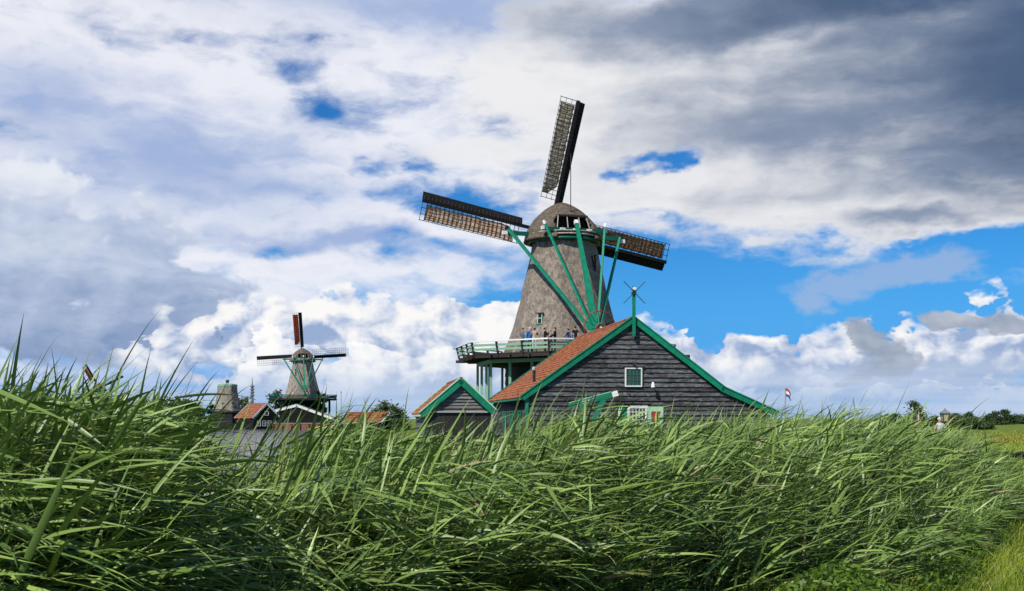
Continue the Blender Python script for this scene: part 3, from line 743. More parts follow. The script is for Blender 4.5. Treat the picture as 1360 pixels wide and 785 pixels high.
MB().add([(0.98,-0.152,2.18),(1.50,-0.152,2.18),(1.30,-0.152,1.62),(0.98,-0.152,1.62),(0.98,-0.146,2.18),(1.50,-0.146,2.18),(1.30,-0.146,1.62),(0.98,-0.146,1.62)], [(0,1,2,3),(7,6,5,4),(0,4,5,1),(1,5,6,2),(2,6,7,3),(3,7,4,0)]).build('red_panel', M['red'], sh)
lmp = MB().tube([(1.0,-0.03,3.55),(1.0,-0.28,3.62),(1.0,-0.42,3.58)], 0.03, 6).build('wall_lamp', M['iron'], ws)
MB().tube([(1.0,-0.42,3.72),(1.0,-0.44,3.56),(1.0,-0.45,3.44)], [0.05,0.10,0.11], 10).build('lamp_shade', M['white'], lmp)
MB().tube([(0.05,-0.03,4.62),(0.05,-0.22,4.64),(0.05,-0.3,4.70)], [0.05,0.06,0.09], 8).build('pulley_hook', M['iron'], ws)
MB().tube([(-0.35,-0.03,3.14),(-0.12,-0.12,3.04)], 0.03, 6).build('iron_hook', M['iron'], ws)
# ridge post with the four rods
fp = bar('ridge_post', (0, -0.30, 6.15), (0, -0.30, 8.75), 0.15, 0.15, M['green'], ws, up=(0, 1, 0))
MB().tube([(0,-0.48,8.40),(0,-0.12,8.40)], 0.10, 10).build('rod_hub', M['iron'], ws)
MB().tube([(0,-0.5,8.62),(0,-0.36,8.62)], 0.09, 10).build('rod_boss', M['white'], ws)
for q in (45, 135, 225, 315): bar('cross_rod', (0, -0.42, 8.42), (0.82*math.cos(R(q)), -0.42, 8.42+0.82*math.sin(R(q))), 0.035, 0.035, M['green_dark'], ws)
for p_ in ((3.05, 4.80),): MB().box((p_[0]+0.15, 1.2, p_[1]+0.28), (0.45, 0.6, 0.35)).build('roof_hatch', M['dark_wood'], ws)
# chimney pipe and side windows on the left slope
cp = MB().tube([(-4.75,3.2,3.5),(-4.75,3.2,4.45)], 0.085, 12).build('vent_pipe', M['iron'], ws)
MB().tube([(-4.75,3.2,4.45),(-4.75,3.2,4.48),(-4.75,3.2,4.62),(-4.75,3.2,4.66)], [0.08,0.11,0.11,0.04], 12).build('pipe_cap', M['stone_grey'], cp)
for y in (2.2, 5.2, 8.2):
    o = MB().box((-5.68, y, 1.7), (0.06, 1.0, 1.0)).build('side_window', M['glass'], ws)
    for yy in (-0.5, 0, 0.5): bar('muntin', (-5.73, y+yy, 1.2), (-5.73, y+yy, 2.2), 0.05, 0.06, M['green'], o)
    for zz in (1.2, 1.7, 2.2): bar('muntin', (-5.732, y-0.5, zz), (-5.732, y+0.5, zz), 0.05, 0.06, M['green'], o)
bar('corner_post', (-5.66, -0.06, -0.8), (-5.66, -0.06, 2.95), 0.16, 0.14, M['green'], ws, up=(0, 1, 0))

sm_loc = Vector(((612-680)/FPX*55, 55, 0.6))
sm = shed('boat_shed', 'small plank shed with orange tiled roof beside the big black barn', 'shed', sm_loc, RZ, [(-1.85,2.15),(0,3.72),(1.52,2.30)], 7.6, 0.165, M['pale_board'], M['tile_far'], M['green'],
          split=2.16, lowmat=(M['dark_board'], M['pale_board']), trim=M['mint'], barge_w=0.30, over=0.2)
bar('sill_beam', (-1.7, -0.10, 2.14), (1.42, -0.10, 2.14), 0.10, 0.08, M['stone_grey'], sm)

# hoist with white tip in front of the barn
hp = empty('hoisting_post', Vector((3.5, 54.2, 0.6))); tag(hp, 'green timber hoist arm with white tip in front of the black barn', 'hoist')
bar('post', (0, 0, -1.0), (0, 0, 2.75), 0.22, 0.22, M['green'], hp, up=(0, 1, 0))
arm = bar('arm', (-0.7, 0, 2.42), (1.5, 0, 3.00), 0.2, 0.26, M['green'], hp)
bar('arm_capping', (-0.7, 0, 2.58), (1.38, 0, 3.13), 0.22, 0.03, M['mint'], hp)
bar('arm_tip', (1.44, 0, 2.985), (1.72, 0, 3.06), 0.21, 0.27, M['white'], hp)
bar('brace', (1.05, 0, 2.80), (0.12, 0, 0.9), 0.18, 0.26, M['green'], hp)
fc = bpy.data.curves.new('lettering', 'FONT'); fc.body = 'DE KAT'; fc.size = 0.19; fc.extrude = 0.004; fc.materials.append(M['white'])
_t = bpy.data.objects.new('lettering_curve', fc); COL.objects.link(_t); bpy.context.view_layer.update()
_me = bpy.data.meshes.new_from_object(_t.evaluated_get(bpy.context.evaluated_depsgraph_get())); bpy.data.objects.remove(_t)
lt = link('lettering', _me, hp)
lt.location = (-0.02, -0.108, 2.53); lt.rotation_euler = (R(90), -math.atan2(0.58, 2.2), 0)

# far sheds across the water
def far_shed(px, py, d, prof, L, rz, label, wall, roof, barge, cat='shed', name='waterside_shed', barge_w=0.3):
    p = W(px, HOR, d); p.z = 0.6
    return shed(name, label, cat, p, rz, prof, L, 0.42, M[wall], M[roof], M[barge], tw=0.5, rh=0.6, barge_w=barge_w, over=0.2)
fs1 = far_shed(354, 536, 250, [(-3.4,2.0),(0,5.2),(3.4,2.0)], 9.5, R(38), 'black gabled shed with orange roof and white edges beside the pale mill tower', 'black', 'tile_far', 'white')
fs1_w = paned(fs1, 0.0, 3.0, 0.9, 0.9, 1, 1, 'white', 'white')
for x in (-1.9, -0.6, 0.7, 1.9): paned(fs1, x, 0.7, 0.8, 1.2, 2, 2, 'white', 'white')
fs2 = far_shed(394, 536, 252, [(-9.2,2.6),(0,5.0),(9.2,1.6)], 8.0, R(4), 'low black boathouse with white bargeboards below the red-sailed mill', 'black', 'dark_wood', 'white', barge_w=0.55)
fs3 = far_shed(518, 548, 170, [(-2.4,1.3),(0,2.7),(2.4,1.2)], 8.0, R(62), 'dark gabled waterside house with long rust red roof', 'black', 'tile', 'white')
fs3_w = paned(fs3, 0.3, 1.0, 0.6, 0.7, 1, 2, 'white', 'white')
fs5 = far_shed(232, 548, 300, [(-3.6,2.2),(0,4.6),(3.6,2.2)], 11.0, R(70), 'pale grey roofed marquee beside the dark trees', 'tent', 'tent', 'tent', 'marquee', 'marquee', barge_w=0.15)

# jetty wall of bricks and piles in front of the red-sailed mill
qb = empty('brick_quay', W(405, HOR, 247).xy.to_3d()); tag(qb, 'low red brick quay wall at the foot of the red-sailed mill', 'quay')
M['brick'] = mat('quay_brick', (0.30,0.12,0.075), (0.17,0.075,0.05), 0.9, 6.0, bump=0.3)
MB().box((0, 0, 0.55), (14.5, 0.5, 1.5)).build('wall', M['brick'], qb); MB().box((0, 0, 1.36), (14.7, 0.7, 0.12)).build('coping', M['stone_grey'], qb)
for x in np.arange(-7, 7.1, 2.0): bar('fender_pile', (x, -0.36, -1.0), (x, -0.36, 1.2), 0.2, 0.2, M['dark_wood'], qb, up=(0, 1, 0))

# telecom tower far off
tt = empty('telecom_tower', Vector(((335-680)/FPX*1400, 1400, 0.4))); tag(tt, 'slender grey telecom tower with round platforms on the horizon', 'tower')
k = 1400/FPX; zz = lambda y: CAM_Z + (HOR-y)*k - 0.4
MB().tube([(0,0,-1),(0,0,zz(512))], [2.4*k, 1.5*k], 16).build('shaft', M['tower_grey'], tt)
for y in (513, 517, 521, 525): MB().tube([(0,0,zz(y+1.0)),(0,0,zz(y+0.8)),(0,0,zz(y-0.8)),(0,0,zz(y-1.0))], [1.5*k, 3.0*k, 3.0*k, 1.5*k], 20).build('platform', M['tower_grey'], tt)
MB().tube([(0,0,zz(513)),(0,0,zz(508)),(0,0,zz(501))], [0.9*k, 0.6*k, 0.25*k], 10).build('antenna', M['tower_grey'], tt)
# thin mast
ms = empty('mast', W(453, HOR, 180).xy.to_3d() + Vector((0, 0, 0.6))); tag(ms, 'thin grey mast standing among the waterside sheds', 'mast')
MB().tube([(0,0,-1),(0,0,6.1)], [0.09, 0.06], 8).build('pole', M['stone_grey'], ms); MB().tube([(0,0,6.1),(0,0,6.25)], [0.13, 0.05], 8).build('mast_head', M['iron'], ms)

# flag
fl = empty('flagpole', Vector(((1043-680)/FPX*66, 66, 0.0))); tag(fl, 'thin pole flying a red, white and blue flag beyond the barn', 'flag')
MB().tube([(0,0,-1.2),(0,0,CAM_Z + (HOR-515)/FPX*66)], [0.06, 0.035], 8).build('pole', M['stone_grey'], fl)
ztop = CAM_Z + (HOR-515.5)/FPX*66
M['flag_blue'] = mat('flag_blue', (0.03,0.08,0.38), (0.025,0.07,0.32), 0.8, 3.0); M['flag_red'] = mat('flag_red', (0.50,0.03,0.03), (0.45,0.03,0.03), 0.8, 3.0)
for b_, (mt, nm) in enumerate((('flag_red','red_stripe'),('white','white_stripe'),('flag_blue','blue_stripe'))):
    vs = []
    for i in range(13):
        for j in range(4):
            f = i/12; g_ = (b_ + j/3)/3
            x = 0.04 + 0.29*f; z = ztop - 0.52*g_*(1-0.15*f) - 0.36*f*f; y = 0.07*math.sin(f*7 + g_*2)*f - 0.05*f
            vs.append((x, y, z))
    MB().add(vs, [(i*4+j, i*4+j+1, (i+1)*4+j+1, (i+1)*4+j) for i in range(12) for j in range(3)]).build(nm, M[mt], fl, True)

# street lantern on the dyke
sl_p = W(1255, HOR, 50); sl_p.z = float(ground_z(sl_p.x, sl_p.y))
ln = empty('street_lantern', sl_p); tag(ln, 'old fashioned lantern with a peaked hood on a post by the dyke path', 'street lamp')
zl = CAM_Z + (HOR-549)/FPX*50 - sl_p.z
MB().tube([(0,0,-0.3),(0,0,0.3),(0,0,0.35),(0,0,zl-0.42)], [0.09,0.09,0.05,0.04], 10).build('post', M['green_dark'], ln)
M['lantern_glass'] = mat('lantern_glass', (0.62,0.52,0.30), (0.50,0.42,0.25), 0.2, 4.0, spec=0.5)
MB().rings([[(sx*w_, sy*w_, z) for sx, sy in ((-1,-1),(1,-1),(1,1),(-1,1))] for w_, z in ((0.085, zl-0.36),(0.155, zl))], cap0=True, cap1=True).build('glass', M['lantern_glass'], ln)
for sx, sy in ((-1,-1),(1,-1),(1,1),(-1,1)): bar('glazing_bar', (sx*0.088, sy*0.088, zl-0.38), (sx*0.16, sy*0.16, zl+0.01), 0.035, 0.035, M['green_dark'], ln)
MB().rings([[(sx*w_, sy*w_, z) for sx, sy in ((-1,-1),(1,-1),(1,1),(-1,1))] for w_, z in ((0.20, zl),(0.19, zl+0.03),(0.07, zl+0.13),(0.05, zl+0.15),(0.02, zl+0.22))], cap0=True, cap1=True).build('hood', M['tower_grey'], ln)

# ================================================================== people
M['skin'] = mat('skin', (0.50,0.30,0.21), (0.44,0.26,0.18), 0.6, 8.0)
def cloth_plain(name, c): return mat(name, c, tuple(x*0.75 for x in c), 0.9, 5.0, bump=0.4, bscale=20)
for n_, c_ in dict(w_black=(0.012,0.012,0.014), w_navy=(0.02,0.03,0.07), w_beige=(0.55,0.42,0.30), w_blue=(0.03,0.14,0.42), w_white=(0.72,0.72,0.72), w_grey=(0.16,0.15,0.16), w_jeans=(0.06,0.11,0.22), w_teal=(0.10,0.30,0.38), w_salmon=(0.62,0.18,0.11), w_sand=(0.40,0.33,0.24), w_brown=(0.08,0.05,0.035),
                   hair_dark=(0.02,0.014,0.010), hair_fair=(0.50,0.42,0.30), hair_white=(0.75,0.73,0.70)).items(): M[n_] = cloth_plain(n_, c_)
def person(label, loc, head, shirt, trousers, hair, arms='down', h=1.72, sleeves=True, group=None, pack=None, lean=0.0, hat=None):
    """one continuous body grown over a posed skeleton; hair (and bag) are children"""
    s = h/1.72; V = lambda x, y, z: Vector((x, y, z))*s
    B = dict(pel=V(0,0,0.95), wst=V(0,-0.02*0+lean*0.1,1.08), che=V(0,lean*0.35,1.30), shn=V(0,lean*0.5,1.45), nek=V(0,lean*0.55,1.51), hd0=V(0,0.01+lean*0.62,1.59), hd1=V(0,0.015+lean*0.65,1.66))
    for k, sd in (('l', -1), ('r', 1)):
        B['hip'+k] = V(sd*0.10,0,0.90); B['kne'+k] = V(sd*0.115,0.03,0.49); B['ank'+k] = V(sd*0.12,-0.02,0.09); B['toe'+k] = V(sd*0.14,0.15,0.035)
        B['sho'+k] = V(sd*0.185,lean*0.5,1.42)
        if arms == 'down': B['elb'+k] = V(sd*0.25,-0.02+lean*0.4,1.15); B['wri'+k] = V(sd*0.24,0.06+lean*0.4,0.91); B['pal'+k] = V(sd*0.235,0.09+lean*0.4,0.84)
        elif arms == 'rail': B['elb'+k] = V(sd*0.27,0.10+lean*0.4,1.18); B['wri'+k] = V(sd*0.20,0.34+lean*0.4,1.12); B['pal'+k] = V(sd*0.18,0.42+lean*0.4,1.12)
        elif arms == 'camera': B['elb'+k] = V(sd*0.26,0.16,1.22); B['wri'+k] = V(sd*0.09,0.28,1.42); B['pal'+k] = V(sd*0.06,0.29,1.49)
    edges = [('pel','wst'),('wst','che'),('che','shn'),('shn','nek'),('nek','hd0'),('hd0','hd1')]
    for k in 'lr': edges += [('pel','hip'+k),('hip'+k,'kne'+k),('kne'+k,'ank'+k),('ank'+k,'toe'+k),('shn','sho'+k),('sho'+k,'elb'+k),('elb'+k,'wri'+k),('wri'+k,'pal'+k)]
    rad = dict(pel=(.155,.115), wst=(.145,.10), che=(.165,.115), shn=(.10,.085), nek=(.055,.058), hd0=(.078,.092), hd1=(.078,.095), hip=(.095,.095), kne=(.062,.062), ank=(.045,.05), toe=(.042,.03), sho=(.068,.065), elb=(.045,.045), wri=(.030,.026), pal=(.040,.020))
    names = list(B); me = bpy.data.meshes.new('skeleton'); me.from_pydata([B[n] for n in names], [(names.index(a_), names.index(b_)) for a_, b_ in edges], [])
    o = bpy.data.objects.new('skeleton', me); COL.objects.link(o)
    sk = o.modifiers.new('skin', 'SKIN'); sk.use_smooth_shade = True; ss_ = o.modifiers.new('smooth', 'SUBSURF'); ss_.levels = ss_.render_levels = 2
    for i, n in enumerate(names):
        r_ = rad.get(n) or rad[n[:-1]]; me.skin_vertices[0].data[i].radius = (r_[0]*s, r_[1]*s)
        me.skin_vertices[0].data[i].use_root = (n == 'pel')
    dg = bpy.context.evaluated_depsgraph_get(); bme = bpy.data.meshes.new_from_object(o.evaluated_get(dg)); bpy.data.objects.remove(o)
    # fingers, rooted inside the palm, and a nose and ears
    mb = MB()
    for k, sd in (('l', -1), ('r', 1)):
        p, w_ = B['pal'+k], B['wri'+k]; d = (p-w_).normalized(); sidev = d.cross(Vector((sd, 0, 0.2))).normalized(); cur = Vector((-sd, 0, 0)) if arms == 'down' else Vector((0, 0, -1))
        for j, L in enumerate((0.066, 0.078, 0.074, 0.058)):
            b0_ = p + sidev*(0.020*(j-1.5))*s + d*0.005*s
            mb.tube([b0_, b0_ + d*L*0.5*s, b0_ + (d*L*0.85 + cur*L*0.35)*s], [0.0095*s, 0.0088*s, 0.007*s], 6)
        tb_ = w_ + (p-w_)*0.4; mb.tube([tb_, tb_ + (sidev*-0.04 + d*0.02)*s, tb_ + (sidev*-0.055 + d*0.06)*s], [0.012*s, 0.011*s, 0.008*s], 6)
    hc = B['hd1']; mb.tube([hc + V(0,.085,.0), hc + V(0,.112,-.03)], [0.008*s, 0.016*s], 6)
    for sd in (-1, 1): mb.tube([hc + V(sd*.078,0,.01), hc + V(sd*.09,-.01,-.02)], [0.022*s, 0.016*s], 6)
    extra_ = mb.mesh('fingers', M['skin'], True)
    bm = bmesh.new(); bm.from_mesh(bme); nb_ = len(bm.faces); bm.from_mesh(extra_); bm.faces.ensure_lookup_table()
    segs = [(a_, b_) for a_, b_ in edges]
    for f in bm.faces:
        f.smooth = True
        if f.index >= nb_ and f.index >= 0: pass
    bm.faces.index_update()
    for i, f in enumerate(bm.faces):
        if i >= nb_: f.material_index = 0; continue
        c = f.calc_center_median(); best = None
        for a_, b_ in segs:
            A, D = B[a_], B[b_]-B[a_]; q = max(0, min(1, (c-A).dot(D)/D.length_squared)); dd = (c-(A+D*q)).length
            if best is None or dd < best[0]: best = (dd, a_, b_, q)
        a_, b_ = best[1], best[2]; n = b_[:3]
        if n in ('nek','hd0','hd1'): mi = 0
        elif n == 'pal': mi = 0
        elif n == 'wri' : mi = 1 if sleeves else 0
        elif n == 'elb': mi = 1 if sleeves or best[3] < 0.5 else 0
        elif n in ('hip','kne'): mi = 2
        elif n == 'ank': mi = 2
        elif n == 'toe': mi = 3
        elif c.z < 0.98*s: mi = 2
        else: mi = 1
        f.material_index = mi
    out_ = bpy.data.meshes.new('person'); bm.to_mesh(out_); bm.free()
    for m_ in (M['skin'], M[shirt], M[trousers], M['w_black']): out_.materials.append(m_)
    po = link('person', out_); po.location = loc; po.rotation_euler = (0, 0, head); tag(po, label, 'person', group)
    hb = MB(); rr = []
    for j in range(7):
        f = j/6; a_ = f*math.pi*0.66; rr.append([hc + Vector((math.sin(a_)*0.084*math.cos(q), math.sin(a_)*0.094*math.sin(q) - 0.014 - 0.035*f, 0.015 + math.cos(a_)*0.090))*s for q in [2*math.pi*i/16 for i in range(16)]])
    hb.rings(rr, cap0=True, cap1=True).build('hat' if hat else 'hair', M[hat or hair], po, True)
    # eyes and mouth on the face (the face looks along +y)
    for sd in (-1, 1): MB().tube([hc + V(sd*.030,.078,.0), hc + V(sd*.030,.090,.0)], 0.009*s, 6).build('eye', M['hair_dark'], po)
    MB().tube([hc + V(-.022,.083,-.058), hc + V(0,.094,-.06), hc + V(.022,.083,-.058)], 0.006*s, 5).build('mouth', M['flag_red'], po)
    if pack:
        MB().rings([[V(x*w_, -0.10 - dpt*yy, z) + V(0, lean*0.35, 0) for x, yy in ((-1,0),(1,0),(1,1),(-1,1))] for z, w_, dpt in ((0.98,.10,.06),(1.02,.15,.14),(1.30,.15,.15),(1.42,.10,.05))], cap0=True, cap1=True).build('backpack', M[pack], po, True)
    return po
deck_z = MILL.z + 6.6
GRP = 'visitors on the windmill gallery'
def on_deck(px, r, **kw):
    # stand on the gallery, r metres from the tower's axis, where a line of sight at that column meets it
    k_ = (px-680)/FPX; yy = MILL.y - math.sqrt(max(0.0, r*r - (k_*(MILL.y-r) - MILL.x)**2)); return Vector((k_*yy, yy, deck_z))
person('person in grey jacket with dark hair leaning on the gallery rail', on_deck(694, 7.6), R(120), 'w_grey', 'w_black', 'hair_dark', 'rail', group=GRP)
person('person in bright blue top with pale cap on the gallery behind the beige jacket', on_deck(704, 6.6), R(200), 'w_blue', 'w_jeans', 'hair_fair', 'down', 1.82, group=GRP, hat='w_white')
person('person in beige jacket turned away from the white rail of the gallery', on_deck(710, 7.5), R(5), 'w_beige', 'w_white', 'hair_dark', 'camera', 1.70, group=GRP)
person('person in pale teal shirt half hidden behind the beige jacket', on_deck(699, 6.4), R(150), 'w_teal', 'w_jeans', 'hair_fair', 'down', 1.66, group=GRP)
person('person in dark coat and hood on the gallery facing a companion in black', on_deck(724, 7.2), R(-80), 'w_black', 'w_black', 'hair_dark', 'camera', 1.72, group=GRP)
person('fair haired person in sandy shirt between the two people in black', on_deck(731, 6.4), R(180), 'w_sand', 'w_sand', 'hair_fair', 'camera', 1.68, group=GRP)
person('long coated person all in black by the tower wall on the gallery', on_deck(737, 7.1), R(85), 'w_black', 'w_black', 'hair_dark', 'rail', 1.74, group=GRP)
person('person with a bright blue rucksack bending beside the winch wheel', on_deck(757, 7.2), R(60), 'w_navy', 'w_jeans', 'hair_dark', 'rail', 1.64, group=GRP, pack='w_blue', lean=0.25)
person('person in black t-shirt and jeans with bare arms beside the winch wheel', on_deck(764, 7.5), R(8), 'w_black', 'w_jeans', 'hair_dark', 'down', 1.78, sleeves=False, group=GRP)
p = W(1248, HOR, 49); p.z = float(ground_z(p.x, p.y)) - 0.0
person('white haired person in white shirt on the dyke path near the lantern', p, R(190), 'w_white', 'w_navy', 'hair_white', 'down', 1.72, sleeves=False)
p = W(1181, HOR, 46); p.z = float(ground_z(p.x, p.y))
person('person in salmon red top half hidden behind the reed tops', p, R(150), 'w_salmon', 'w_sand', 'w_brown', 'down', 1.70)

# ================================================================== trees
def tint_attr(me, vals):
    a_ = me.attributes.new('tint', 'FLOAT', 'POINT'); a_.data.foreach_set('value', np.asarray(vals, np.float32))
def leaf_quads(cent, size, rng_, flat=0.6):
    n = len(cent); d = rng_.normal(size=(n, 3)); d[:, 2] *= flat; d /= np.linalg.norm(d, axis=1)[:, None]
    e = np.cross(d, rng_.normal(size=(n, 3))); e /= np.linalg.norm(e, axis=1)[:, None]
    L = size*rng_.uniform(0.6, 1.4, (n, 1)); Wd = L*0.55
    q = np.stack([cent - d*L, cent + e*Wd*0.8, cent + d*L, cent - e*Wd*0.8], 1).reshape(-1, 3)
    return q, np.arange(n*4).reshape(n, 4)
def np_mesh(name, v, f, mt, tint=None, smooth=False):
    me = bpy.data.meshes.new(name); v = np.asarray(v, np.float32); f = np.asarray(f, np.int32); k = f.shape[1]
    me.vertices.add(len(v)); me.vertices.foreach_set('co', v.ravel()); me.loops.add(f.size); me.loops.foreach_set('vertex_index', f.ravel())
    me.polygons.add(len(f)); me.polygons.foreach_set('loop_start', np.arange(0, f.size, k, dtype=np.int32)); me.polygons.foreach_set('loop_total', np.full(len(f), k, np.int32))
    if smooth: me.polygons.foreach_set('use_smooth', np.ones(len(f), bool))
    me.update(calc_edges=True); me.materials.append(mt)
    if tint is not None: tint_attr(me, tint)
    return me
def tree(name, label, loc, h, w, mt, seed, n=1500, leaf=0.3, clumps=22, group=None, stem=0.18, cat='tree', open_=0.0, low=0.15):
    r = np.random.default_rng(seed); root = empty(name, loc); tag(root, label, cat, group)
    mb = MB(); tr = h*0.022 + 0.03
    mb.tube([(0,0,-0.6),(0.02*h*r.normal(),0.02*h*r.normal(),h*stem),(0.03*h*r.normal(),0.03*h*r.normal(),h*0.55),(0,0,h*0.85)], [tr*1.5, tr*1.1, tr*0.7, tr*0.2], 8)
    cc = []
    for i in range(clumps):
        q = r.uniform(0, 2*math.pi); zf = low + (1-low)*r.uniform(0.0, 1.0)**0.8
        prof = math.sin(min(1.0, (zf-low+0.06)/(1-low)*0.98)*math.pi)**0.55
        rad = w*prof*(r.uniform(0.25, 1.0)**0.6)*(0.75+0.35*math.sin(q*2+seed))
        c = np.array([math.cos(q)*rad, math.sin(q)*rad, h*zf*0.94]); cc.append(c)
        mb.tube([(0,0,h*min(0.8, zf*0.6)), tuple(c*np.array([0.5,0.5,1]) - np.array([0,0,h*0.06])), tuple(c)], [tr*0.4, tr*0.25, tr*0.06], 5)
    mb.build('trunk', M['bark'], root)
    cc = np.array(cc); per = n//clumps; pts = []; tn = []
    for c in cc:
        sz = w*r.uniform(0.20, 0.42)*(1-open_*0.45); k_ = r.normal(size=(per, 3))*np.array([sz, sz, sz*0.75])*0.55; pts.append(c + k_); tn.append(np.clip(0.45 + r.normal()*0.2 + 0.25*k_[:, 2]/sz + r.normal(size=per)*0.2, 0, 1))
    pts = np.concatenate(pts); pts[:, 2] = np.maximum(pts[:, 2], 0.03); tn = np.repeat(np.concatenate(tn), 4)
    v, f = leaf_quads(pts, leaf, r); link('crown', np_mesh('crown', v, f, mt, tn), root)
    return root
def at(px, d): p = W(px, HOR, d); p.z = float(ground_z(p.x, p.y)); return p
TG = 'dark trees on the far bank'
for i, (px, d, h, w) in enumerate([(196,300,6.0,5.0),(212,302,7.0,5.0),(236,306,7.6,4.6),(254,305,7.0,3.6)]):
    tree('bank_tree', ['lowest dark tree at the outer end of the clump by the marquee','broad dark tree in the clump before the marquee gable','tallest dark tree of the clump behind the marquee roof','narrower dark tree at the marquee end nearest the mill tower'][i], at(px, d), h, w, M['tree_dark'], 20+i, 1500, 0.45, group=TG)
tree('bank_tree', 'small dark pointed tree beside the pale mill tower', at(281, 290), 5.5, 1.4, M['tree_dark'], 31, 700, 0.35, 14, low=0.05)
tree('bank_tree', 'rounded bush between the marquee and the pale mill tower', at(264, 268), 4.2, 2.6, M['tree_mid'], 32, 900, 0.35, 14, low=0.0)
tree('bank_tree', 'green tree between the mill tower and the telecom tower', at(325, 285), 8.0, 3.4, M['tree_mid'], 33, 1100, 0.4)
tree('bank_tree', 'leafy tree behind the gallery of the red-sailed mill', at(368, 292), 9.4, 3.2, M['tree_mid'], 34, 1100, 0.4)
for i, px in enumerate((422, 430)): tree('bank_tree', 'slim dark cypress-like tree beside the red-sailed mill', at(px, 262), 9.2 - i*1.2, 1.1, M['tree_dark'], 36+i, 700, 0.35, 14, group='slim dark trees beside the red-sailed mill', low=0.1)
tree('bank_tree', 'round green tree behind the rust red roofed house', at(511, 185), 4.6, 2.8, M['tree_mid'], 40, 1000, 0.3)
tree('bank_tree', 'dark bushy tree standing against the dark gabled waterside house', at(527, 168), 3.4, 2.4, M['tree_dark'], 41, 900, 0.3, low=0.0)
tree('dyke_tree', 'loose feathery tree with forked limbs rising above the reeds', at(1215, 110), 4.8, 2.2, M['tree_mid'], 50, 2600, 0.13, 34, open_=0.75, stem=0.2)
for i, (px, d, h, w) in enumerate([(1168,150,2.6,1.8),(1178,150,3.0,1.6),(1190,150,3.5,1.8)]):
    tree('dyke_bush', 'dark low bush in the row beside the feathery tree', at(px, d), h, w, M['tree_dark'], 60+i, 700, 0.22, 14, group='low bushes beside the feathery tree', low=0.0)
hd = [(1243,300,3.6,2.4),(1262,300,3.8,3.4),(1270,305,4.4,2.4),(1280,300,3.6,3.4),(1287,300,4.6,2.0),(1296,296,3.0,3.2),(1305,300,2.4,3.0)]
for i, (px, d, h, w) in enumerate(hd):
    tree('hedge_tree', ['lone rounded tree just beside the white haired person','bushy dark tree directly behind the lantern','taller bushy tree rising right behind the lantern hood','broad green bush in the middle of the hedgerow','tallest tree of the hedgerow beyond the lantern','wide low tree near the end of the hedgerow','lowest bush at the end of the hedgerow by the meadow'][i], at(px, d), h, w, M['tree_mid'] if i % 2 else M['tree_dark'], 70+i, 2600, 0.26, group='hedgerow trees behind the lantern', low=0.0)
fd = [(1313,520,3.6,4.0),(1320,530,5.4,3.6),(1334,520,6.6,4.4),(1327,540,3.0,4.0),(1342,560,4.0,5.0),(1350,600,4.2,6),(1358,610,3.6,6),(1368,600,4.4,6)]
for i, (px, d, h, w) in enumerate(fd):
    tree('field_tree', ['small tree next to the hedgerow end on the far meadow edge','middling round tree between hedgerow and tallest meadow tree','tallest round tree on the far edge of the meadow','low bush between the two round meadow trees'][i] if i < 4 else 'low dark tree in the far row past the tallest meadow tree', at(px, d), h + 0.5, w, M['tree_dark'], 90+i, 1500, 0.45, 16, group='far trees along the meadow edge', low=0.0)

# ---- vegetation fringe on the far bank and along the quay
r_ = np.random.default_rng(5); n = 16000
bx_ = r_.uniform(-135, -40, n); by_ = 262.5 + r_.uniform(0, 7, n)**1.0 + 0*bx_; bz_ = r_.uniform(0, 1, n)**1.3*(1.1 + 0.8*np.sin(bx_*0.35)*np.sin(bx_*0.11+1))
v, f = leaf_quads(np.stack([bx_, by_, ground_z(bx_, by_) + np.maximum(bz_, 0)], 1), 0.26, r_)
tag(link('bank_vegetation', np_mesh('bank_vegetation', v, f, M['weed'], np.repeat(r_.uniform(0, 1, n), 4))), 'green waterside growth along the far bank', 'vegetation', kind='stuff')

# ================================================================== grass, weeds and reeds
def ribbons(base, az_, el0, droop, length, width, nseg, fold, roll, tint, twist=0.0):
    """long blades: they leave 'base' towards bearing az_ at elevation el0 and droop along their length"""
    n = len(base); s = np.linspace(0, 1, nseg+1)
    el_ = el0[:, None] - droop[:, None]*s[None, :]**1.4
    az2 = az_[:, None] + twist*np.sin(s*2.2)[None, :] if np.isscalar(twist) else az_[:, None] + twist[:, None]*s[None, :]
    d = np.stack([np.cos(el_)*np.sin(az2), np.cos(el_)*np.cos(az2), np.sin(el_)], -1)
    step = (length/nseg)[:, None, None]
    p = np.concatenate([np.zeros((n, 1, 3)), np.cumsum((d[:, :-1]+d[:, 1:])/2*step, 1)], 1) + base[:, None, :]
    up = np.array([0, 0, 1.0]); side = np.cross(d, up); side /= np.linalg.norm(side, axis=-1)[..., None] + 1e-9
    nrm = np.cross(side, d)
    ro = roll[:, None, None]; sd = side*np.cos(ro) + nrm*np.sin(ro); nn = nrm*np.cos(ro) - side*np.sin(ro)
    prof = np.where(s < 0.25, 0.6 + 1.6*s, 1.0 - ((s-0.25)/0.75)**1.25); prof = np.maximum(prof, 0.02)
    hw = (width/2)[:, None, None]*prof[None, :, None]
    if fold > 0:
        vs = np.stack([p - sd*hw + nn*hw*fold, p, p + sd*hw + nn*hw*fold], 2); k = 3
    else:
        vs = np.stack([p - sd*hw, p + sd*hw], 2); k = 2
    idx_ = np.arange(n*(nseg+1)*k).reshape(n, nseg+1, k); fs = []
    for c in range(k-1): fs.append(np.stack([idx_[:, :-1, c], idx_[:, :-1, c+1], idx_[:, 1:, c+1], idx_[:, 1:, c]], -1).reshape(-1, 4))
    return vs.reshape(-1, 3), np.concatenate(fs), np.repeat(tint, (nseg+1)*k)
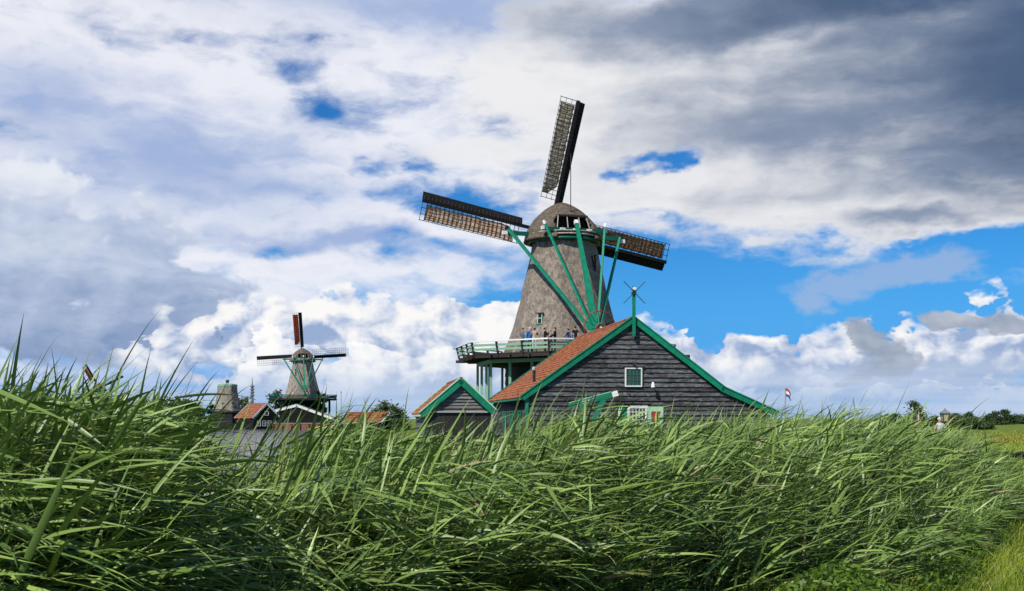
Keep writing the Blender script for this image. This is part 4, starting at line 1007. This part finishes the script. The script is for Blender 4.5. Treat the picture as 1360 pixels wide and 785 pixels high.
def join(parts):
    vs, fs, ts, b_ = [], [], [], 0
    for v, f, t_ in parts: vs.append(v); fs.append(f + b_); ts.append(t_); b_ += len(v)
    return np.concatenate(vs), np.concatenate(fs), np.concatenate(ts)
WIND = R(84)                       # the wind presses the reeds towards this bearing
def stem_points(base, h, lean, bear, t_):
    """points along bent stems; t_ runs 0 (root) .. 1 (tip)"""
    off = h*lean*(0.35*t_ + 0.65*t_**2.2)
    z = h*(t_ - 0.28*lean*t_**2.6)
    return base + np.stack([off*np.sin(bear), off*np.cos(bear), z], -1)
def reed_field(px, dist, rr, leaves, nseg, fold, hscale=1.0, wscale=1.0, stems=True):
    n = len(px); x = (px-680)/FPX*dist; z0 = ground_z(x, dist) - 0.05
    near = np.interp(px, REEDPX, REED_N); f = (dist-near)
    dref = np.interp(px, REEDPX, (REED_N*0.6+REED_F*0.4))
    ztop = CAM_Z + (HOR - np.interp(px, REEDPX, REED_T))/FPX*dref
    clump = 0.20*np.sin(x*1.9 + 1.3*np.sin(dist*1.1)) + 0.14*np.sin(dist*2.3 + x*0.8) + 0.08*np.sin(x*5.3 + dist*3.7)
    edge = np.clip(np.interp(px, [900, 1250], [0.62, 0.34]) + f*np.interp(px, [900, 1250], [0.42, 0.16]), 0.0, 1.0)
    h = np.maximum((ztop - z0 - 0.33)*edge*hscale + clump*0.75 + rr.normal(size=n)*0.13, 0.45)
    lean = np.clip(0.52 + 0.10*np.sin(x*0.7+dist*0.5) + rr.normal(size=n)*0.13, 0.05, 0.9); bear = WIND + rr.normal(size=n)*0.35
    h = h/(1 - 0.25*lean)
    base = np.stack([x - h*lean*0.7, dist, z0], -1)
    parts = []
    if stems:
        ts = np.linspace(0.0, 1.0, 5); P_ = np.stack([stem_points(base, h, lean, bear, t_*np.ones(n)) for t_ in ts], 1)
        a_ = np.array([0.0, 2.09, 4.19]); wd = (0.0050*wscale*(1.15 - 0.8*ts))[None, :, None, None]
        ring = np.stack([np.cos(a_), np.sin(a_), np.zeros(3)], -1)[None, None]
        vs = P_[:, :, None, :] + ring*wd; idx_ = np.arange(n*15).reshape(n, 5, 3)
        fs = np.concatenate([np.stack([idx_[:, :-1, c], idx_[:, :-1, (c+1) % 3], idx_[:, 1:, (c+1) % 3], idx_[:, 1:, c]], -1).reshape(-1, 4) for c in range(3)])
        parts.append((vs.reshape(-1, 3), fs, np.repeat(np.where(rr.uniform(size=n) < 0.12, 2.0, rr.uniform(0.5, 1.0, n)), 15)))
    for j in range(leaves):
        tj = np.clip(0.22 + 0.76*(j + rr.uniform(0, 1, n))/leaves, 0, 0.99)
        b_ = stem_points(base, h, lean, bear, tj)
        a_ = bear + 0.35*np.sin(x*1.7 + dist) + rr.normal(size=n)*0.42 + np.where(rr.uniform(size=n) < 0.13, rr.uniform(-2.2, 2.2, n), 0)
        flow = np.interp(px, [0, 350, 650, 1000, 1300], R(1)*np.array([-6.0, -4.0, 9.0, 17.0, 20.0])) + 0.26*np.sin(x*2.3 + 2.0*np.sin(dist*1.3)) + 0.14*np.sin(dist*4.1 - x*3.0)
        e0 = np.clip(flow + rr.normal(size=n)*0.22 + (tj-0.6)*0.25, -0.7, 1.4); dr = np.abs(R(20) + rr.normal(size=n)*0.24)
        upr = rr.uniform(size=n) < (0.06 + 0.08*(j == leaves-1)); e0 = np.where(upr, R(62) + rr.normal(size=n)*0.18, e0); dr = np.where(upr, np.abs(rr.normal(size=n))*0.35, dr)
        L = rr.uniform(0.26, 0.54, n)*np.clip(1.15 - 0.35*np.abs(tj-0.6), 0.6, 1.2); wd = rr.uniform(0.013, 0.029, n)*wscale
        tn = np.clip(0.22 + 0.40*tj + rr.normal(size=n)*0.22, 0, 1); tn = np.where(rr.uniform(size=n) < 0.012 + 0.05*(tj < 0.35), 2.0, tn)  # tint rises up the stem: shade on low leaves is put into their colour
        parts.append(ribbons(b_, a_, e0, dr, L, wd, nseg, fold, rr.normal(size=n)*0.55, tn, rr.normal(size=n)*0.22))
    return parts
def sample_bed(n, rr, dmax=None, dmin=None, keep=None):
    px = np.concatenate([rr.uniform(-110, 1345, n*3), rr.uniform(-520, -110, n//3)]); a_ = np.interp(px, REEDPX, REED_N); b_ = np.interp(px, REEDPX, REED_F)
    d = np.sqrt(rr.uniform(0, 1, len(px))*(b_**2 - a_**2) + a_**2)
    return px, d
rr = np.random.default_rng(77)
px, d = sample_bed(4700, rr)
# a thinner spot through which the river shows
thin = ((px > 180) & (px < 370) & (d > 6.0) & (rr.uniform(size=len(px)) < 0.6))
px, d = px[~thin], d[~thin]
nearm = d < 8.5
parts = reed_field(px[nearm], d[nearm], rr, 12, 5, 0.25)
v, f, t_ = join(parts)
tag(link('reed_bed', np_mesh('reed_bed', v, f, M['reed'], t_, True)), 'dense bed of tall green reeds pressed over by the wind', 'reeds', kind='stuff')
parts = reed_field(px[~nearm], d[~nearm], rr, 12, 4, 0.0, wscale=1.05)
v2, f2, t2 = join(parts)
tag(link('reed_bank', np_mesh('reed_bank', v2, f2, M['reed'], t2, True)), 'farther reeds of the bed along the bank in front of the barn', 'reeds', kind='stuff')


# single reeds that stand up clear of the bed
REED_SPOTS = [(60,'tall reed spear at the outer end of the bed by the open river'),(160,'tall reed spear in front of the small far windmill with red sail'),(262,'tall reed standing in front of the dark trees and pale marquee'),(345,'tall reed before the pale mill tower without sails'),
              (430,'tall reed rising in front of the red-sailed mill and its boathouse'),(530,'tall reed before the dark gabled waterside house'),(655,'tall reed in front of the small plank shed'),(790,'tall reed before the lower roof slope of the big barn'),(950,'tall reed standing before the black barn gable'),
              (1060,'tall reed next to the flagpole beyond the barn'),(1400,'tall reed standing out of the bed towards the lantern and feathery tree')]
def reed_plant(px, d, ytop, lean, nl, seed, up=0.3):
    r = np.random.default_rng(seed); x = (px-680)/FPX*d; z0 = float(ground_z(x, d)) - 0.05; zt = CAM_Z + (HOR-ytop)/FPX*d - 0.22
    h = (zt - z0)/(1-0.2*lean); base = np.array([[x - h*lean*0.8, d, z0]]); H = np.array([h]); Ln = np.array([lean]); Be = np.array([WIND])
    root = empty('tall_reed', base[0]); tag(root, next(l_ for x_, l_ in REED_SPOTS if px < x_) if ytop < 600 else 'reed with broad pale leaves standing inside the front of the reed bed', 'reed', 'tall reeds standing up above the bed')
    pts = [Vector(stem_points(base, H, Ln, Be, np.array([q]))[0] - base[0]) for q in np.linspace(0, 1, 8)]
    MB().tube(pts, [0.006 - 0.0035*i/7 for i in range(8)], 5).build('stem', M['reed'], root)
    tint_attr(root.children[0].data, np.full(len(root.children[0].data.vertices), 0.7))
    for j in range(nl):
        tj = 0.35 + 0.63*(j+0.5)/nl; b_ = stem_points(base, H, Ln, Be, np.array([tj])) - base
        last = j >= nl-2
        v, f, t_ = ribbons(b_, np.array([WIND + r.normal()*0.45]), np.array([R(66 if last else 38) + r.normal()*0.15]), np.array([abs(r.normal()*0.3) if last else R(50)+r.normal()*0.4]),
                           np.array([r.uniform(0.38, 0.58)]), np.array([r.uniform(0.022, 0.036)]), 8, 0.25, np.array([r.normal()*0.4]), np.array([np.clip(0.5+r.normal()*0.2, 0, 1)]), np.array([r.normal()*0.3]))
        link('leaf', np_mesh('leaf', v, f, M['reed'], t_, True), root)
sp = [(128,5.2,440,0.16,6),(28,4.6,505,0.34,6),(12,4.8,515,0.38,6),(75,4.9,515,0.42,6),(180,5.4,498,0.34,6),(165,5.6,512,0.40,6),(214,6.0,522,0.36,6),(248,6.2,524,0.30,6),(262,6.5,540,0.2,5),(300,6.4,548,0.12,6),(318,6.5,536,0.10,6),(334,6.6,530,0.08,6),
      (350,6.8,545,0.15,6),(408,7.4,512,0.16,6),(440,7.0,528,0.30,6),(470,7.6,535,0.34,6),(500,8.0,538,0.36,6),(546,8.4,518,0.22,6),(556,8.8,528,0.16,5),(590,9.0,545,0.25,5),(640,9.2,530,0.3,6),(668,9.0,520,0.22,6),(690,9.4,515,0.34,6),(715,9.8,500,0.34,6),
      (742,10,512,0.3,5),(765,10.4,495,0.30,5),(845,10.5,530,0.45,6),(880,11,540,0.40,6),(905,11.4,532,0.42,6),(940,12,528,0.40,6),(1005,12.8,522,0.45,6),(1035,13,515,0.52,6),(1080,13.6,535,0.48,6),(1120,14,538,0.5,6),(1160,15,540,0.5,6),(1100,9.6,645,0.5,6),(1230,15.2,600,0.5,6),
      (226,6.0,536,0.22,6),(240,5.6,556,0.15,6),(276,6.2,548,0.2,6),(290,5.8,560,0.08,6),(308,6.0,556,0.25,6),(326,5.7,550,0.06,6),(345,6.2,545,0.1,6),(366,6.4,552,0.2,6),(380,6.0,560,0.28,6),(398,6.6,548,0.22,6),(420,6.8,530,0.2,6),(50,4.6,520,0.34,6),(100,4.8,508,0.38,6),(150,5.0,525,0.38,6),(60,4.3,640,0.3,6),(125,4.4,650,0.25,6),(700,7.5,640,0.2,6),(770,7.8,620,0.35,6),(505,6.4,600,0.5,6),(1000,9.4,620,0.45,6)]
for i, q in enumerate(sp): reed_plant(*q, seed=300+i)

# grass of the dyke at the path side, and blades at the foot of the reeds
rr = np.random.default_rng(9); n = 150000
px = rr.uniform(520, 2000, n); dmin = 8.0; d = dmin/(1 - rr.uniform(0, 1, n)*(1-dmin/40.0))
nearb = np.interp(px, REEDPX, REED_N); ok = (d < nearb + 0.35) | (px > 1345); px, d = px[ok], d[ok]; n = len(px)
x = (px-680)/FPX*d; b_ = np.stack([x, d, ground_z(x, d) - 0.02], -1)
foot = d > np.interp(px, REEDPX, REED_N) - 1.6
hh = rr.uniform(0.10, 0.26, n)*(1 + 0.9*np.exp(-((np.interp(px, REEDPX, REED_N) - d)/1.2)**2)*rr.uniform(0, 1.4, n))
tn = np.clip(0.55 + rr.normal(size=n)*0.28 + 0.25*np.sin(x*1.3+d), 0, 1); tn = np.where(rr.uniform(size=n) < 0.06, 2.0, tn)
v, f, t_ = ribbons(b_, WIND + rr.normal(size=n)*1.3, R(72) + rr.normal(size=n)*0.25, np.abs(R(45)+rr.normal(size=n)*0.5), hh, rr.uniform(0.005, 0.011, n), 3, 0.0, rr.normal(size=n)*0.8, tn)
tag(link('dyke_grass', np_mesh('dyke_grass', v, f, M['grass'], t_, True)), 'bright short grass along the dyke path', 'grass', kind='stuff')

# broad leaved weeds between grass and reeds
n = 20000; px = rr.uniform(900, 1345, n); nb_ = np.interp(px, REEDPX, REED_N); d = nb_ + rr.uniform(-2.6, 0.9, n)*np.interp(px, [900, 1150, 1345], [0.35, 1.0, 1.3]); x = (px-680)/FPX*d
hump = np.clip(0.55 + 0.3*np.sin(x*2.1)*np.cos(d*1.7), 0.1, 1)*np.clip(1 - np.abs(d-nb_+0.6)/2.4, 0, 1)*np.interp(px, [900, 1100, 1345], [0.4, 0.8, 0.7])
z = ground_z(x, d) + rr.uniform(0, 1, n)**0.7*hump*1.0
v, f = leaf_quads(np.stack([x, d, z], 1), rr.uniform(0.012, 0.042, n)[:, None], rr, 1.0)
tag(link('weeds', np_mesh('weeds', v, f, M['weed'], np.repeat(np.clip(0.5+rr.normal(size=n)*0.3, 0, 1), 4))), 'leafy green weeds at the foot of the reeds by the grass', 'weeds', kind='stuff')

# rough tufts on the meadow beyond
n = 48000; px = np.where(np.arange(n) < 30000, rr.uniform(1180, 1420, n), rr.uniform(500, 1200, n)); d = np.where(np.arange(n) < 30000, 26/(1 - rr.uniform(0, 1, n)*(1-26/260.0)), rr.uniform(18, 53, n)); x = (px-680)/FPX*d
ok = x > shore(d) + 2.5; px, d, x = px[ok], d[ok], x[ok]; n = len(px)
v, f, t_ = ribbons(np.stack([x, d, ground_z(x, d) - 0.03], -1), WIND + rr.normal(size=n)*0.9, R(70)+rr.normal(size=n)*0.2, np.abs(rr.normal(size=n)*0.7), rr.uniform(0.25, 0.6, n), 0.02 + d*0.0006, 2, 0.0, rr.normal(size=n)*0.8, np.clip(0.6 + rr.normal(size=n)*0.3, 0, 1))
tag(link('meadow_grass', np_mesh('meadow_grass', v, f, M['grass'], t_, True)), 'tall yellowish meadow grass beyond the reed bed', 'grass', kind='stuff')

# dark rowing boat drawn up at the ditch
bp = W(1353, HOR, 40); bp.z = float(ground_z(bp.x, bp.y)) + 0.05
bo = empty('rowing_boat', bp, R(10)); tag(bo, 'dark wooden rowing boat lying at the edge of the meadow', 'boat')
rr_ = []
for i in range(13):
    f_ = i/12; w_ = 0.75*math.sin(math.pi*(0.06+0.88*f_))**0.6; xx = -1.9+3.8*f_; sh_ = 0.18*(2*f_-1)**2
    rr_.append([(xx, -w_, 0.62+sh_), (xx, -w_*0.7, 0.2), (xx, 0, 0.02), (xx, w_*0.7, 0.2), (xx, w_, 0.62+sh_), (xx, w_*0.93, 0.62+sh_), (xx, w_*0.62, 0.26), (xx, 0, 0.1), (xx, -w_*0.62, 0.26), (xx, -w_*0.93, 0.62+sh_)])
MB().rings(rr_, cap0=True, cap1=True).build('hull', M['dark_wood'], bo)
for xx in (-0.7, 0.6): bar('thwart', (xx, -0.62, 0.5), (xx, 0.62, 0.5), 0.26, 0.04, M['dark_wood'], bo)
